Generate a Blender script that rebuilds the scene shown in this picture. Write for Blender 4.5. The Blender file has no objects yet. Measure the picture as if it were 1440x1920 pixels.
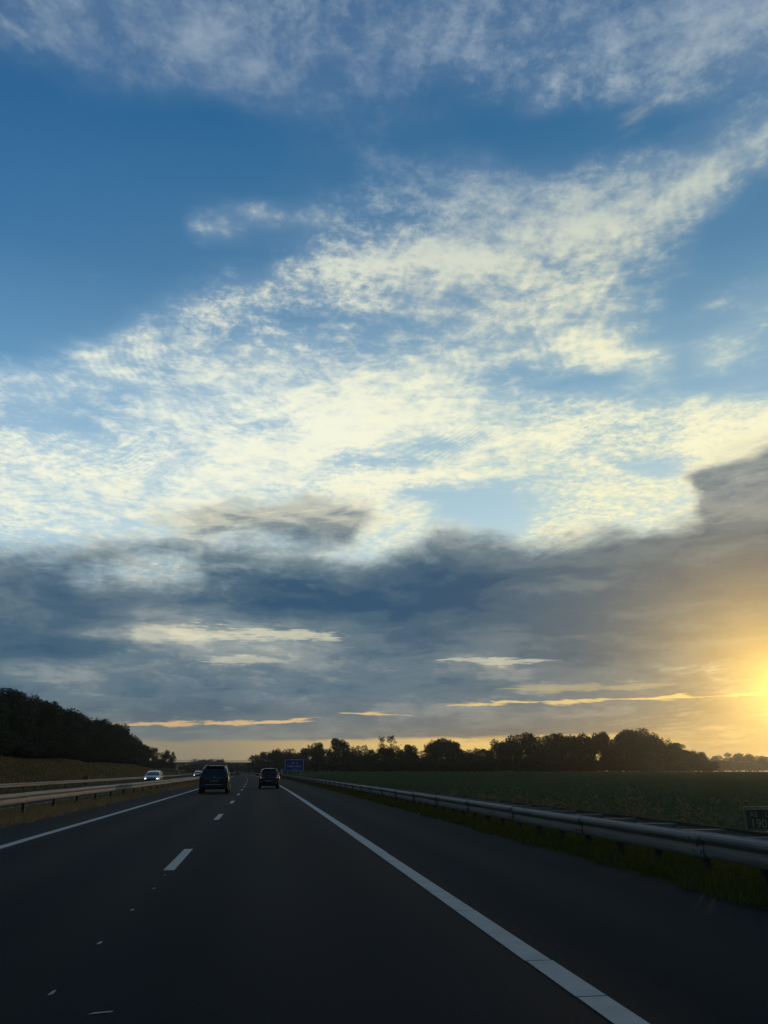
import bpy, bmesh, math, random
import numpy as np
from mathutils import Vector, Matrix
R = math.radians
S = bpy.context.scene
col = S.collection

# ---------------------------------------------------------------- camera, exposure
CAM_H = 1.32
cd = bpy.data.cameras.new('camera'); cam = bpy.data.objects.new('camera', cd); col.objects.link(cam)
cam.location = (0, 0, CAM_H)
cam.rotation_euler = (R(90 + 18.6255), 0, R(-8.45))
cd.sensor_fit = 'VERTICAL'; cd.sensor_height = 36.0; cd.lens = 1442 / 1920 * 36.0
cd.clip_start = 0.05; cd.clip_end = 20000
S.camera = cam
S.view_settings.view_transform = 'Standard'; S.view_settings.look = 'None'
S.view_settings.exposure = 0; S.view_settings.gamma = 1; S.view_settings.use_curve_mapping = False
S.render.engine = 'CYCLES'
S.cycles.max_bounces = 6; S.cycles.transparent_max_bounces = 8
S.cycles.volume_bounces = 0
S.cycles.volume_step_rate = 4

# ---------------------------------------------------------------- sun
SUN_EL, SUN_AZ = 5.2, 35.2          # degrees above the horizon, degrees right of the road
sun_dir = Vector((math.sin(R(SUN_AZ)) * math.cos(R(SUN_EL)), math.cos(R(SUN_AZ)) * math.cos(R(SUN_EL)), math.sin(R(SUN_EL))))
sl = bpy.data.lights.new('sun', 'SUN'); sl.energy = 0.36; sl.angle = R(3.0); sl.color = (1.0, 0.74, 0.40)
so = bpy.data.objects.new('sun', sl); col.objects.link(so)
so.rotation_euler = (-sun_dir).to_track_quat('-Z', 'Y').to_euler()

# ---------------------------------------------------------------- node expression helper
class N:
    """tiny expression layer over shader math nodes"""
    def __init__(s, nt, sock): s.nt, s.s = nt, sock
    def _m(s, op, *a):
        n = s.nt.nodes.new('ShaderNodeMath'); n.operation = op
        for i, v in enumerate((s,) + a):
            if isinstance(v, N): s.nt.links.new(v.s, n.inputs[i])
            else: n.inputs[i].default_value = v
        return N(s.nt, n.outputs[0])
    def __add__(s, o): return s._m('ADD', o)
    __radd__ = __add__
    def __sub__(s, o): return s._m('SUBTRACT', o)
    def __rsub__(s, o): return (s * -1.0) + o
    def __mul__(s, o): return s._m('MULTIPLY', o)
    __rmul__ = __mul__
    def __truediv__(s, o): return s._m('DIVIDE', o)
    def max(s, o): return s._m('MAXIMUM', o)
    def min(s, o): return s._m('MINIMUM', o)
    def abs(s): return s._m('ABSOLUTE')
    def pow(s, o): return s._m('POWER', o)
    def exp(s): return s._m('EXPONENT')
    def sin(s): return s._m('SINE')
    def asin(s): return s._m('ARCSINE')
    def acos(s): return s._m('ARCCOSINE')
    def atan2(s, o): return s._m('ARCTAN2', o)
    def ss(s, a, b, lo=0.0, hi=1.0):
        n = s.nt.nodes.new('ShaderNodeMapRange'); n.interpolation_type = 'SMOOTHSTEP'
        s.nt.links.new(s.s, n.inputs[0])
        n.inputs[1].default_value = a; n.inputs[2].default_value = b; n.inputs[3].default_value = lo; n.inputs[4].default_value = hi
        return N(s.nt, n.outputs[0])
def combine(nt, x, y, z=0.0):
    n = nt.nodes.new('ShaderNodeCombineXYZ')
    for i, v in enumerate((x, y, z)):
        if isinstance(v, N): nt.links.new(v.s, n.inputs[i])
        else: n.inputs[i].default_value = v
    return N(nt, n.outputs[0])
def noise(nt, vec, scale, detail=5, rough=0.55, dist=0.0, lac=2.0, out='Fac'):
    n = nt.nodes.new('ShaderNodeTexNoise'); n.noise_dimensions = '3D'
    if vec is not None: nt.links.new(vec.s, n.inputs['Vector'])
    n.inputs['Scale'].default_value = scale; n.inputs['Detail'].default_value = detail
    n.inputs['Roughness'].default_value = rough; n.inputs['Distortion'].default_value = dist
    n.inputs['Lacunarity'].default_value = lac
    return N(nt, n.outputs[out])
def mixc(nt, f, a, b, mode='MIX'):
    n = nt.nodes.new('ShaderNodeMix'); n.data_type = 'RGBA'; n.blend_type = mode
    for i, v in ((0, f), (6, a), (7, b)):
        if isinstance(v, N): nt.links.new(v.s, n.inputs[i])
        elif i == 0: n.inputs[0].default_value = v
        else: n.inputs[i].default_value = (*v, 1)
    return N(nt, n.outputs[2])
def ramp(nt, fac, stops, interp='LINEAR'):
    n = nt.nodes.new('ShaderNodeValToRGB'); cr = n.color_ramp; cr.interpolation = interp
    while len(cr.elements) < len(stops): cr.elements.new(0.5)
    for e, (p, c) in zip(cr.elements, stops): e.position = p
    for e, (p, c) in zip(cr.elements, stops): e.position = p; e.color = (*c, 1)
    nt.links.new(fac.s, n.inputs[0])
    return N(nt, n.outputs[0])
def srgb(*c): return tuple((v / 255 / 12.92) if v / 255 <= 0.04045 else ((v / 255 + 0.055) / 1.055) ** 2.4 for v in c)

# ---------------------------------------------------------------- sky
# Cloud survey: one row per 1.3 degrees of elevation (0..54), 30 azimuths from -27 to 45 degrees; each entry holds
# high-cloud cover, low-deck cover and deck thickness in hundredths.
CLOUDS = """408060 408060 408060 408060 408060 408060 408060 408060 408060 408060 408060 408060 408060 408060 408060 408060 408060 408060 408060 408060 408060 408060 408060 408060 408060 408060 408060 408060 408060 408060
408053 408054 408054 408054 408054 408054 408054 408055 408055 408055 408055 408055 408055 408055 408055 408055 408055 408055 408055 408055 408055 408055 408055 408054 408054 408054 408054 408054 408053 408053
408043 408044 408045 408046 408046 408047 408047 408048 408048 408048 408048 408048 408049 408049 408049 408049 408049 408049 408049 408050 408050 408050 408050 408050 408050 408050 408050 408050 408050 408050
408030 408030 408031 408031 408032 408032 408033 408034 408035 408040 408035 408035 408035 408036 408041 408043 408043 408043 408043 408050 408050 408050 408050 408050 408050 408050 408050 408050 408050 408049
408031 408030 408030 408030 408030 408033 408034 408034 408033 408034 408033 408032 408031 408030 408036 408038 408036 408035 408037 408045 408043 408045 408045 408046 408045 408045 408044 408043 408042 408041
408012 408021 408027 408031 408034 408043 408050 408040 408040 408040 408039 408039 408042 408036 408031 408031 408023 408022 408031 408034 408036 408044 408037 408040 408139 408139 408238 408337 408436 408535
408014 408010 408006 408003 408000 408001 407415 406844 406949 406967 406657 407046 407454 407942 408030 408027 407728 407633 407642 408031 408521 408630 408632 408733 408832 408832 408931 409030 409030 409030
408011 408013 408014 408015 408010 408001 407230 406156 406165 405766 405161 405660 406754 407736 408030 408022 407237 407034 407031 408021 409021 409030 409030 409030 409030 409030 409030 409030 409030 409030
407520 407716 407813 407911 408010 408011 407824 406838 406751 406847 406943 407442 408038 408423 408511 408506 408211 408115 408218 408620 409020 409030 409030 409030 409030 409030 409029 409028 409026 409024
416832 407030 407128 407225 407422 407520 407125 436733 416832 407326 407916 408502 408800 408800 408800 408900 409000 409000 409007 409019 409020 409027 409027 409026 409024 409023 409022 409021 419020 429022
495247 475743 456139 436436 426833 416931 423732 493939 453835 406729 407721 407709 407606 457207 427003 408000 408900 409000 409014 409020 409020 409021 409020 409020 419021 429022 449023 469025 489026 499026
591359 552955 514251 505049 486147 476344 476037 504440 474639 436436 427330 426922 426723 485826 435620 417311 428511 428514 428323 438025 438027 448224 458525 469026 489027 499027 509026 499028 479031 449036
700868 690869 650865 611061 572958 525153 515743 505841 506045 496149 496247 485644 485349 492746 483442 485935 487233 486841 496738 496138 496139 506931 507531 508132 498832 459033 449037 429042 409046 479046
700254 700559 700764 700868 690870 592768 583763 564159 555859 545759 515257 506056 506061 526457 541555 511847 455245 425349 405445 643944 753445 553442 502544 504043 488543 429045 479046 569045 679143 779441
640050 680050 700051 700254 630558 601762 603765 602667 604969 607070 527269 507968 508069 578068 803767 671860 161758 040952 000450 350150 500850 690950 680050 570047 659847 689345 759341 809840 819842 839845
680050 730050 650050 650050 720050 780950 783452 600654 651356 662558 653960 633861 615462 684063 802363 321058 170656 220252 230050 420050 560350 740350 740050 690049 839749 829855 829844 859547 897149 924850
430050 480050 590050 690050 570050 600450 610450 600050 670050 720050 790050 800150 790451 970351 960251 880151 880050 880050 560050 510050 590050 690050 390050 240050 862550 923749 915750 924050 912350 900750
430050 400050 420050 440050 470050 540050 600050 580050 450050 800050 890050 850050 860050 440050 440050 390050 680050 690050 680050 660050 660050 540050 620050 540050 860050 921250 911650 890450 820050 540050
510050 470050 440050 410050 400050 340050 500050 590050 580050 670050 700050 750050 880050 920050 920050 550050 410050 650050 750050 700050 840050 530050 550050 590050 750050 810050 740050 490050 210050 090050
270050 490050 520050 480050 460050 350050 450050 590050 600050 580050 520050 520050 790050 800050 810050 760050 690050 690050 630050 550050 620050 640050 660050 560050 550050 340050 150050 090050 130050 180050
000050 040050 240050 460050 510050 460050 350050 540050 550050 600050 670050 700050 780050 790050 830050 820050 750050 690050 560050 470050 480050 460050 330050 270050 170050 160050 150050 180050 210050 230050
000050 000050 000050 020050 310050 500050 490050 460050 500050 600050 610050 700050 740050 750050 770050 780050 670050 560050 410050 260050 120050 100050 170050 610050 240050 600050 280050 230050 250050 310050
000050 000050 000050 040050 180050 640050 520050 420050 500050 550050 600050 670050 690050 700050 700050 700050 600050 490050 280050 220050 400050 650050 960050 690050 340050 460050 380050 300050 410050 440050
000050 000050 000050 000050 050050 200050 570050 480050 480050 490050 600050 610050 540050 530050 540050 530050 510050 500050 490050 560050 620050 900050 790050 300050 210050 230050 380050 450050 380050 250050
000050 000050 000050 000050 000050 050050 360050 300050 490050 330050 400050 460050 430050 360050 370050 370050 390050 500050 520050 560050 610050 610050 480050 280050 180050 340050 300050 280050 180050 100050
000050 000050 000050 000050 000050 020050 100050 410050 570050 520050 370050 220050 290050 360050 380050 380050 410050 500050 510050 540050 600050 580050 480050 380050 080050 110050 150050 110050 090050 080050
000050 000050 000050 000050 000050 000050 020050 120050 270050 490050 570050 410050 480050 590050 590050 570050 530050 480050 570050 590050 600050 590050 480050 240050 230050 010050 050050 080050 050050 000050
000050 000050 000050 000050 000050 000050 000050 030050 120050 270050 330050 750050 630050 680050 670050 550050 620050 640050 620050 760050 630050 660050 560050 400050 230050 000050 000050 020050 000050 000050
000050 000050 000050 000050 000050 000050 000050 010050 060050 110050 130050 280050 610050 870050 830050 800050 800050 920050 960050 760050 640050 730050 680050 570050 370050 070050 000050 000050 000050 090050
000050 000050 000050 000050 000050 000050 000050 050050 520050 410050 240050 290050 340050 450050 580050 640050 670050 610050 690050 720050 780050 880050 870050 770050 690050 540050 210050 010050 230050 450050
000050 000050 000050 000050 000050 000050 000050 020050 150050 380050 610050 440050 620050 350050 320050 340050 440050 490050 550050 620050 680050 750050 730050 700050 750050 760050 590050 400050 560050 690050
000050 000050 000050 000050 000050 000050 000050 000050 000050 020050 060050 130050 230050 290050 390050 310050 440050 510050 570050 590050 590050 630050 610050 610050 660050 670050 620050 650050 630050 440050
040050 000050 000050 000050 000050 000050 000050 000050 000050 000050 010050 100050 110050 110050 270050 330050 400050 440050 480050 340050 260050 270050 360050 410050 370050 340050 450050 490050 360050 410050
190050 100050 020050 070050 060050 000050 000050 000050 000050 000050 040050 120050 180050 120050 270050 260050 250050 270050 290050 080050 060050 060050 050050 010050 020050 230050 320050 360050 450050 520050
340050 240050 250050 180050 200050 160050 130050 030050 010050 070050 120050 170050 180050 200050 190050 140050 120050 130050 000050 000050 000050 030050 100050 220050 470050 500050 420050 500050 550050 630050
400050 390050 350050 310050 300050 300050 310050 290050 240050 280050 350050 350050 310050 220050 240050 230050 210050 170050 110050 160050 500050 370050 410050 650050 460050 560050 530050 610050 660050 700050
400050 430050 420050 390050 360050 400050 400050 440050 390050 390050 410050 400050 390050 300050 290050 230050 200050 220050 300050 320050 400050 640050 440050 530050 500050 600050 600050 700050 690050 680050
400050 470050 500050 460050 410050 430050 470050 590050 510050 530050 430050 380050 350050 360050 330050 320050 330050 350050 380050 390050 400050 410050 450050 570050 500050 590050 540050 630050 680050 680050
400050 480050 500050 500050 440050 410050 470050 550050 500050 480050 460050 500050 460050 400050 400050 420050 430050 440050 450050 410050 450050 460050 430050 450050 410050 490050 520050 610050 670050 680050
400050 500050 500050 500050 430050 400050 440050 500050 500050 500050 500050 490050 470050 400050 400050 450050 490050 500050 500050 430050 420050 440050 490050 400050 400050 480050 510050 590050 660050 680050
410050 500050 500050 500050 410050 400050 450050 500050 500050 500050 520050 460050 410050 400050 400050 410050 430050 500050 500050 430050 400050 420050 500050 410050 400050 460050 510050 560050 660050 680050
440050 500050 500050 490050 400050 400050 460050 500050 500050 500050 540050 450050 400050 400050 400050 400050 430050 500050 500050 440050 400050 410050 500050 420050 400050 440050 510050 540050 650050 680050
460050 500050 500050 480050 400050 400050 470050 500050 500050 500050 560050 440050 400050 400050 400050 400050 420050 500050 500050 440050 400050 410050 490050 430050 400050 430050 510050 520050 640050 680050"""
w = bpy.data.worlds.new('World'); w.use_nodes = True
nt = w.node_tree; nt.nodes.clear()
outw = nt.nodes.new('ShaderNodeOutputWorld'); bg = nt.nodes.new('ShaderNodeBackground')
tc = nt.nodes.new('ShaderNodeTexCoord')
sx = nt.nodes.new('ShaderNodeSeparateXYZ'); nt.links.new(tc.outputs['Generated'], sx.inputs[0])
X, Y, Z = (N(nt, sx.outputs[i]) for i in range(3))
az = X.atan2(Y) * 57.29578
el = Z.asin() * 57.29578
sunang = (X * sun_dir.x + Y * sun_dir.y + Z * sun_dir.z).min(1.0).max(-1.0).acos() * 57.29578
zz = Z.max(0.0) + 0.07
PX, PY = X / zz, Y / zz
P = combine(nt, PX, PY)
# wind-combed coordinates: clouds stretched along the flow
A1 = R(3)
Q = combine(nt, PX * math.cos(A1) + PY * -math.sin(A1), (PX * math.sin(A1) + PY * math.cos(A1)) * 0.42)
# warps of the survey lookup
w1 = noise(nt, P, 1.6, 6, 0.6) - 0.5
w2 = noise(nt, combine(nt, PX + 7.3, PY - 3.1, 2.0), 1.6, 6, 0.6) - 0.5
low = el.ss(3, 30, 0.35, 1.0)
az2 = az + w1 * 5.5
el2 = el + w2 * low * 4.2
fac = (az2 + 32.0) / 82.0
trow = (el2 / 1.3).max(0.0).min(42.0)
acc = None
rows = CLOUDS.strip().split('\n')
azs = [-27 + 72 * i / 29 for i in range(30)]
for k, line in enumerate(rows):
    c = [tuple(int(t[j:j + 2]) / 99 for j in (0, 2, 4)) for t in line.split()]
    mean = tuple(sum(v[j] for v in c) / len(c) for j in range(3))
    st = [(0.0, mean)] + [((a + 32) / 82, v) for a, v in zip(azs, c)] + [(1.0, mean)]
    rc = ramp(nt, fac, st, 'LINEAR')
    if acc is None: acc = rc
    else:
        if k % 6 == 0: dep = acc * 1e-9; fac, trow = fac + dep, trow + dep       # keeps the table's evaluation in order
        wt = trow - float(k - 1); wt.s.node.use_clamp = True
        acc = mixc(nt, wt, acc, rc)
sp = nt.nodes.new('ShaderNodeSeparateColor'); nt.links.new(acc.s, sp.inputs[0])
HC, DC, DT = (N(nt, sp.outputs[i]) for i in range(3))

# clear sky: physical sky plus the deep evening blue of the photograph's grade
sky = nt.nodes.new('ShaderNodeTexSky'); sky.sky_type = 'NISHITA'; sky.sun_disc = False
sky.sun_elevation = R(SUN_EL); sky.sun_rotation = R(SUN_AZ); sky.air_density = 1.0; sky.dust_density = 1.0; sky.ozone_density = 2.0
e01 = el / 60.0
clear = ramp(nt, e01, [(0.0, srgb(150, 135, 118)), (0.05, srgb(165, 160, 145)), (0.12, srgb(140, 175, 195)), (0.27, srgb(158, 202, 226)),
                       (0.42, srgb(112, 165, 202)), (0.58, srgb(70, 126, 170)), (0.75, srgb(42, 104, 152)), (1.0, srgb(30, 84, 132))])
clear = mixc(nt, sunang.ss(85, 20, 0.0, 1.0), mixc(nt, 1.0, clear, (0.62, 0.82, 0.98), 'MULTIPLY'), mixc(nt, 1.0, clear, (1.5, 1.2, 1.05), 'MULTIPLY'))
nis = nt.nodes.new('ShaderNodeVectorMath'); nis.operation = 'SCALE'; nt.links.new(sky.outputs[0], nis.inputs[0]); nis.inputs['Scale'].default_value = 0.10
clear = mixc(nt, 0.15, clear, N(nt, nis.outputs[0]))

# high cloud: combed cirrus with mackerel ripples
wq = noise(nt, Q, 3.0, 3, 0.5, out='Color')
qv = nt.nodes.new('ShaderNodeVectorMath'); qv.operation = 'MULTIPLY_ADD'; nt.links.new(wq.s, qv.inputs[0]); qv.inputs[1].default_value = (0.22, 0.22, 0.22); nt.links.new(Q.s, qv.inputs[2])
QW = N(nt, qv.outputs[0])
n1 = noise(nt, QW, 4.2, 9, 0.64)
pv_ = nt.nodes.new('ShaderNodeVectorMath'); pv_.operation = 'MULTIPLY_ADD'; nt.links.new(wq.s, pv_.inputs[0]); pv_.inputs[1].default_value = (0.12, 0.12, 0.12); nt.links.new(P.s, pv_.inputs[2])
n2 = noise(nt, N(nt, pv_.outputs[0]), 19.0, 5, 0.62)
n3 = noise(nt, P, 44.0, 5, 0.66, 0.3)
patch = noise(nt, P, 1.3, 2, 0.5).ss(0.42, 0.62)
B1 = combine(nt, az * 0.055 + w1 * 1.2, el * 0.17 + w2 * 1.0, 4.0)          # lens-shaped sheets lying across the sky, lower down
nb = noise(nt, B1, 1.5, 9, 0.58, 0.5); nb2 = noise(nt, B1, 7.0, 5, 0.6)
lowk = el.ss(43, 33)
# billow ripples, two trains crossing the flow
wsm = noise(nt, P, 1.7, 1, 0.4); wsn = noise(nt, combine(nt, PX, PY, 3.0), 2.1, 1, 0.4)
rp = ((PX * 0.9 + PY * 0.40 + wsm * 0.9 + n1 * 0.030 + n2 * 0.006) * 225.0).sin()
rp2 = ((PX * 1.0 - PY * 0.20 + wsn * 0.8 + n1 * 0.034 + n2 * 0.007) * 180.0).sin()
pr = noise(nt, combine(nt, PX, PY, 9.0), 2.4, 3, 0.5)
rip = (rp * pr.ss(0.52, 0.62) * 0.12 + rp2 * pr.ss(0.45, 0.36) * 0.07) * ((n2 + n1) * 1.6 - 0.9).max(0.0) * el.ss(15, 24) * HC.ss(0.30, 0.52)
hn = ((n1 - 0.5) * 1.35) * (1.0 - lowk * 0.80) + ((nb - 0.5) * 1.25 + (nb2 - 0.5) * 0.60) * (lowk * 0.85 + 0.15) + (n2 - 0.5) * 0.70 + rip
fine = (n3 - 0.5) * (patch * 1.1 + 0.35) + (n2 - 0.5) * 0.55 + (nb2 - 0.5) * 0.5 * lowk
hc = HC * (1.0 + lowk * 0.03) + el.ss(38, 46) * HC.ss(0.08, 0.5) * 0.05 + hn * (HC.ss(0.0, 0.40) * 0.50 + 0.05)
hden = (hc + fine * HC.ss(0.05, 0.5) * 0.5).ss(0.0, 0.86)
hden = hden.max(HC.ss(0.04, 0.62) * 0.62)
thick = (hc + fine * 0.70).ss(0.16, 1.0)
creambase = ramp(nt, e01, [(0.0, srgb(205, 175, 130)), (0.08, srgb(220, 205, 165)), (0.25, srgb(248, 247, 222)), (0.42, srgb(244, 246, 226)),
                           (0.56, srgb(232, 234, 212)), (0.68, srgb(180, 194, 196)), (0.80, srgb(150, 168, 184)), (1.0, srgb(132, 150, 172))])
thin = ramp(nt, e01, [(0.0, srgb(165, 150, 120)), (0.1, srgb(160, 170, 165)), (0.25, srgb(182, 212, 226)), (0.45, srgb(168, 198, 218)),
                      (0.60, srgb(120, 152, 182)), (0.78, srgb(100, 128, 162)), (1.0, srgb(90, 118, 155))])
hcol = mixc(nt, thick, thin, creambase)
hcol = mixc(nt, sunang.ss(45, 12, 0.0, 0.6), hcol, mixc(nt, 1.0, hcol, (1.05, 0.97, 0.70), 'MULTIPLY'))
c1 = mixc(nt, hden, clear, hcol)

# low deck: grey-blue stratocumulus seen from below
PD = combine(nt, PX, PY * 0.55, 5.0)
wd = noise(nt, PD, 1.2, 3, 0.5, out='Color')
dv = nt.nodes.new('ShaderNodeVectorMath'); dv.operation = 'MULTIPLY_ADD'; nt.links.new(wd.s, dv.inputs[0]); dv.inputs[1].default_value = (0.5, 0.5, 0.5); nt.links.new(PD.s, dv.inputs[2])
PDW = N(nt, dv.outputs[0])
d1 = noise(nt, PDW, 1.5, 10, 0.62)
AE = combine(nt, az * 0.045, el * 0.20, 1.0)
d2 = noise(nt, AE, 1.0, 8, 0.60, 0.6)
dn = (d1 - 0.5) * 0.9 + (d2 - 0.5) * 1.3
dc = DC + (dn + (noise(nt, PDW, 9.0, 6, 0.6) - 0.5) * 0.45) * 0.80
dden = dc.ss(0.20, 0.74)
d3 = noise(nt, combine(nt, az * 0.11, el * 0.42 + w1 * 1.2, 6.0), 1.6, 8, 0.62, 0.3)
dl = DT * 1.05 + 0.07 + (d2 - 0.5) * 1.15 + (d3 - 0.5) * 0.95 + (d1 - 0.5) * 0.5 + (0.66 - dc).max(0.0) * 0.9
dcol = ramp(nt, dl, [(0.0, srgb(50, 84, 112)), (0.25, srgb(72, 99, 120)), (0.5, srgb(98, 119, 132)), (0.72, srgb(136, 147, 150)), (0.90, srgb(190, 192, 178)), (1.0, srgb(220, 216, 190))], 'EASE')
warm = (az.ss(4, 36) * 0.45 * el.ss(22, 8)).min(1.0)
dcol = mixc(nt, warm, dcol, mixc(nt, 1.0, dcol, (1.28, 0.92, 0.62), 'MULTIPLY'))
horizon = el.ss(6.0, 0.6)
hz = mixc(nt, az.ss(-12, 30), srgb(118, 120, 112), srgb(150, 125, 88))
dcol = mixc(nt, horizon * 0.75, dcol, hz)
c2 = mixc(nt, dden, c1, dcol)

# bright slots between deck layers, low down
jag = (noise(nt, combine(nt, az * 0.10, el * 0.5, 3.0), 2.0, 6, 0.62) - 0.5)
fray = noise(nt, combine(nt, az * 0.12, el * 1.6, 8.0), 2.2, 6, 0.65)
jag2 = noise(nt, combine(nt, az * 0.10, el * 0.10, 5.0), 2.6, 5, 0.6)
fray2 = noise(nt, combine(nt, az * 0.30, el * 3.4, 2.0), 2.6, 5, 0.65)
def slot(c, el0, slope, a0, a1, half, colr, amp=1.0, soft=2.5, jagk=1.6):
    azc = (a0 + a1) / 2
    line = el - el0 - (az - azc) * slope + jag * jagk
    wide = jag2.ss(0.30, 0.66) * 1.15 + 0.25
    prof = (1.0 - (line / (wide * half)).abs()).max(0.0)
    win = az.ss(a0 - soft, a0 + soft) * az.ss(a1 + soft, a1 - soft)
    pw = prof * win
    k = (pw * 1.7 + ((fray - 0.5) * 4.0 + (fray2 - 0.5) * 2.6) * pw.ss(0, .3) - 0.42).ss(0.0, 0.9) * amp
    return mixc(nt, k.min(1.0), c, colr)
gold = mixc(nt, az.ss(-6, 14), srgb(150, 139, 116), srgb(240, 202, 124))
gold2 = mixc(nt, az.ss(-14, 12), srgb(204, 170, 128), srgb(230, 196, 136))
cream = mixc(nt, jag2.ss(0.3, 0.7), srgb(190, 190, 170), srgb(228, 222, 192))
c2 = slot(c2, 9.55, -0.014, -8.8, 5.4, 0.5, cream, 0.7)
c2 = slot(c2, 8.6, 0.01, -8.0, 6.0, 0.8, srgb(150, 160, 158), 0.28)
c2 = slot(c2, 7.55, 0.0, -5.0, 1.0, 0.5, cream, 0.5)
c2 = slot(c2, 7.6, 0.0, 13.0, 21.5, 0.42, cream, 0.6)
c2 = slot(c2, 3.25, 0.035, -10.5, 3.5, 0.30, gold2, 1.0, jagk=0.8)
c2 = slot(c2, 3.9, -0.02, 5.5, 9.8, 0.2, gold2, 0.9, jagk=0.5)
c2 = slot(c2, 4.75, 0.014, 13.5, 44.0, 0.24, srgb(238, 206, 130), 0.85, jagk=0.6)
c2 = slot(c2, 5.6, 0.0, 17.5, 28.0, 0.5, srgb(190, 175, 130), 0.5, jagk=0.7)
band = (el + (az - 8.0) * -0.016 + jag * 0.75).ss(2.35, 2.05) * az.ss(-40, -16) * az.ss(32, 22) * (fray - 0.5 + el.ss(2.6, 0.8) * 1.0).ss(-0.30, 0.35)
c2 = mixc(nt, band * 0.95, c2, gold)

# aureole of the veiled sun
glow = (sunang / -3.0).exp() * 1.35 + (sunang / -6.0).exp() * 0.46
gcol = combine(nt, glow * 1.0, glow * 0.57, glow * 0.05)
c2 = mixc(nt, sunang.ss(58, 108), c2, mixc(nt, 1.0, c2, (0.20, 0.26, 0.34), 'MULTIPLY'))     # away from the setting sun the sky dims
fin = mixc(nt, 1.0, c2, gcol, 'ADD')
ground_mask = el.ss(-1.0, -0.1)
fin = mixc(nt, ground_mask, srgb(60, 62, 60), fin)
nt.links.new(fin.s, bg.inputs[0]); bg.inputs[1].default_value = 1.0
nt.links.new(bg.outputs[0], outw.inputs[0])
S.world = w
w.cycles.sampling_method = 'MANUAL'; w.cycles.sample_map_resolution = 512

# ================================================================ helpers
rng = random.Random(7); nrg = np.random.default_rng(11)
def tag(o, label=None, cat=None, group=None, kind=None):
    if label: o['label'] = label
    if cat: o['category'] = cat
    if group: o['group'] = group
    if kind: o['kind'] = kind
    return o
def link(name, data, parent=None, loc=None, rz=0.0):
    o = bpy.data.objects.new(name, data); col.objects.link(o)
    if parent is not None: o.parent = parent
    if loc is not None: o.location = loc
    if rz: o.rotation_euler = (0, 0, rz)
    return o
def mesh(name, verts, faces, mat, smooth=False):
    me = bpy.data.meshes.new(name); me.from_pydata([tuple(v) for v in verts], [], faces); me.update()
    if mat is not None: me.materials.append(mat)
    if smooth: me.polygons.foreach_set('use_smooth', [True] * len(me.polygons))
    return me
def np_mesh(name, V, F, mat, smooth=False):
    """V (n,3) floats, F (m,k) ints with k equal for all faces"""
    me = bpy.data.meshes.new(name); V = np.asarray(V, np.float32); F = np.asarray(F, np.int32)
    me.vertices.add(len(V)); me.vertices.foreach_set('co', V.ravel())
    k = F.shape[1]; me.loops.add(F.size); me.loops.foreach_set('vertex_index', F.ravel())
    me.polygons.add(len(F)); me.polygons.foreach_set('loop_start', np.arange(0, F.size, k, dtype=np.int32))
    if smooth: me.polygons.foreach_set('use_smooth', np.ones(len(F), bool))
    me.update(calc_edges=True); me.validate()
    if mat is not None: me.materials.append(mat)
    return me
def boxdata(x0, x1, y0, y1, z0, z1):
    v = [(x0, y0, z0), (x1, y0, z0), (x1, y1, z0), (x0, y1, z0), (x0, y0, z1), (x1, y0, z1), (x1, y1, z1), (x0, y1, z1)]
    f = [(0, 3, 2, 1), (4, 5, 6, 7), (0, 1, 5, 4), (1, 2, 6, 5), (2, 3, 7, 6), (3, 0, 4, 7)]
    return v, f
def box(name, x0, x1, y0, y1, z0, z1, mat, parent=None, bev=0.0, loc=None):
    v, f = boxdata(x0, x1, y0, y1, z0, z1)
    me = mesh(name, v, f, mat)
    if bev > 0:
        bm = bmesh.new(); bm.from_mesh(me)
        bmesh.ops.bevel(bm, geom=bm.edges[:], offset=bev, segments=2, affect='EDGES', profile=0.6); bm.to_mesh(me); bm.free()
    return link(name, me, parent, loc)
def cyl(name, r0, r1, z0, z1, mat, parent=None, n=12, axis='z', loc=(0, 0, 0)):
    V = []
    for z, r in ((z0, r0), (z1, r1)):
        for i in range(n):
            a = 2 * math.pi * i / n; p = (r * math.cos(a), r * math.sin(a), z)
            if axis == 'x': p = (p[2], p[0], p[1])
            if axis == 'y': p = (p[0], p[2], p[1])
            V.append(p)
    F = [(i, (i + 1) % n, n + (i + 1) % n, n + i) for i in range(n)] + [tuple(range(n))[::-1], tuple(range(n, 2 * n))]
    me = mesh(name, V, F, mat, False); return link(name, me, parent, loc)

# ---------------------------------------------------------------- materials
def newmat(name):
    m = bpy.data.materials.new(name); m.use_nodes = True; nt = m.node_tree
    b = nt.nodes['Principled BSDF']; return m, nt, b
def simple(name, c, rough=0.6, metal=0.0, coat=0.0, emit=None, es=0.0, spec=0.5, var=0.0, scale=8.0):
    m, nt, b = newmat(name)
    b.inputs['Base Color'].default_value = (*c, 1); b.inputs['Roughness'].default_value = rough
    b.inputs['Metallic'].default_value = metal; b.inputs['Coat Weight'].default_value = coat
    b.inputs['Specular IOR Level'].default_value = spec
    if emit: b.inputs['Emission Color'].default_value = (*emit, 1); b.inputs['Emission Strength'].default_value = es
    if var > 0:
        t = nt.nodes.new('ShaderNodeTexCoord'); k = noise(nt, N(nt, t.outputs['Object']), scale, 6, 0.65)
        cc = mixc(nt, k.ss(0.3, 0.7), tuple(v * (1 - var) for v in c), tuple(min(1, v * (1 + var)) for v in c))
        nt.links.new(cc.s, b.inputs['Base Color'])
    return m
def geo_pos(nt):
    g = nt.nodes.new('ShaderNodeNewGeometry'); return N(nt, g.outputs['Position'])
def sepxyz(nt, v):
    s = nt.nodes.new('ShaderNodeSeparateXYZ'); nt.links.new(v.s, s.inputs[0]); return [N(nt, s.outputs[i]) for i in range(3)]
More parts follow.
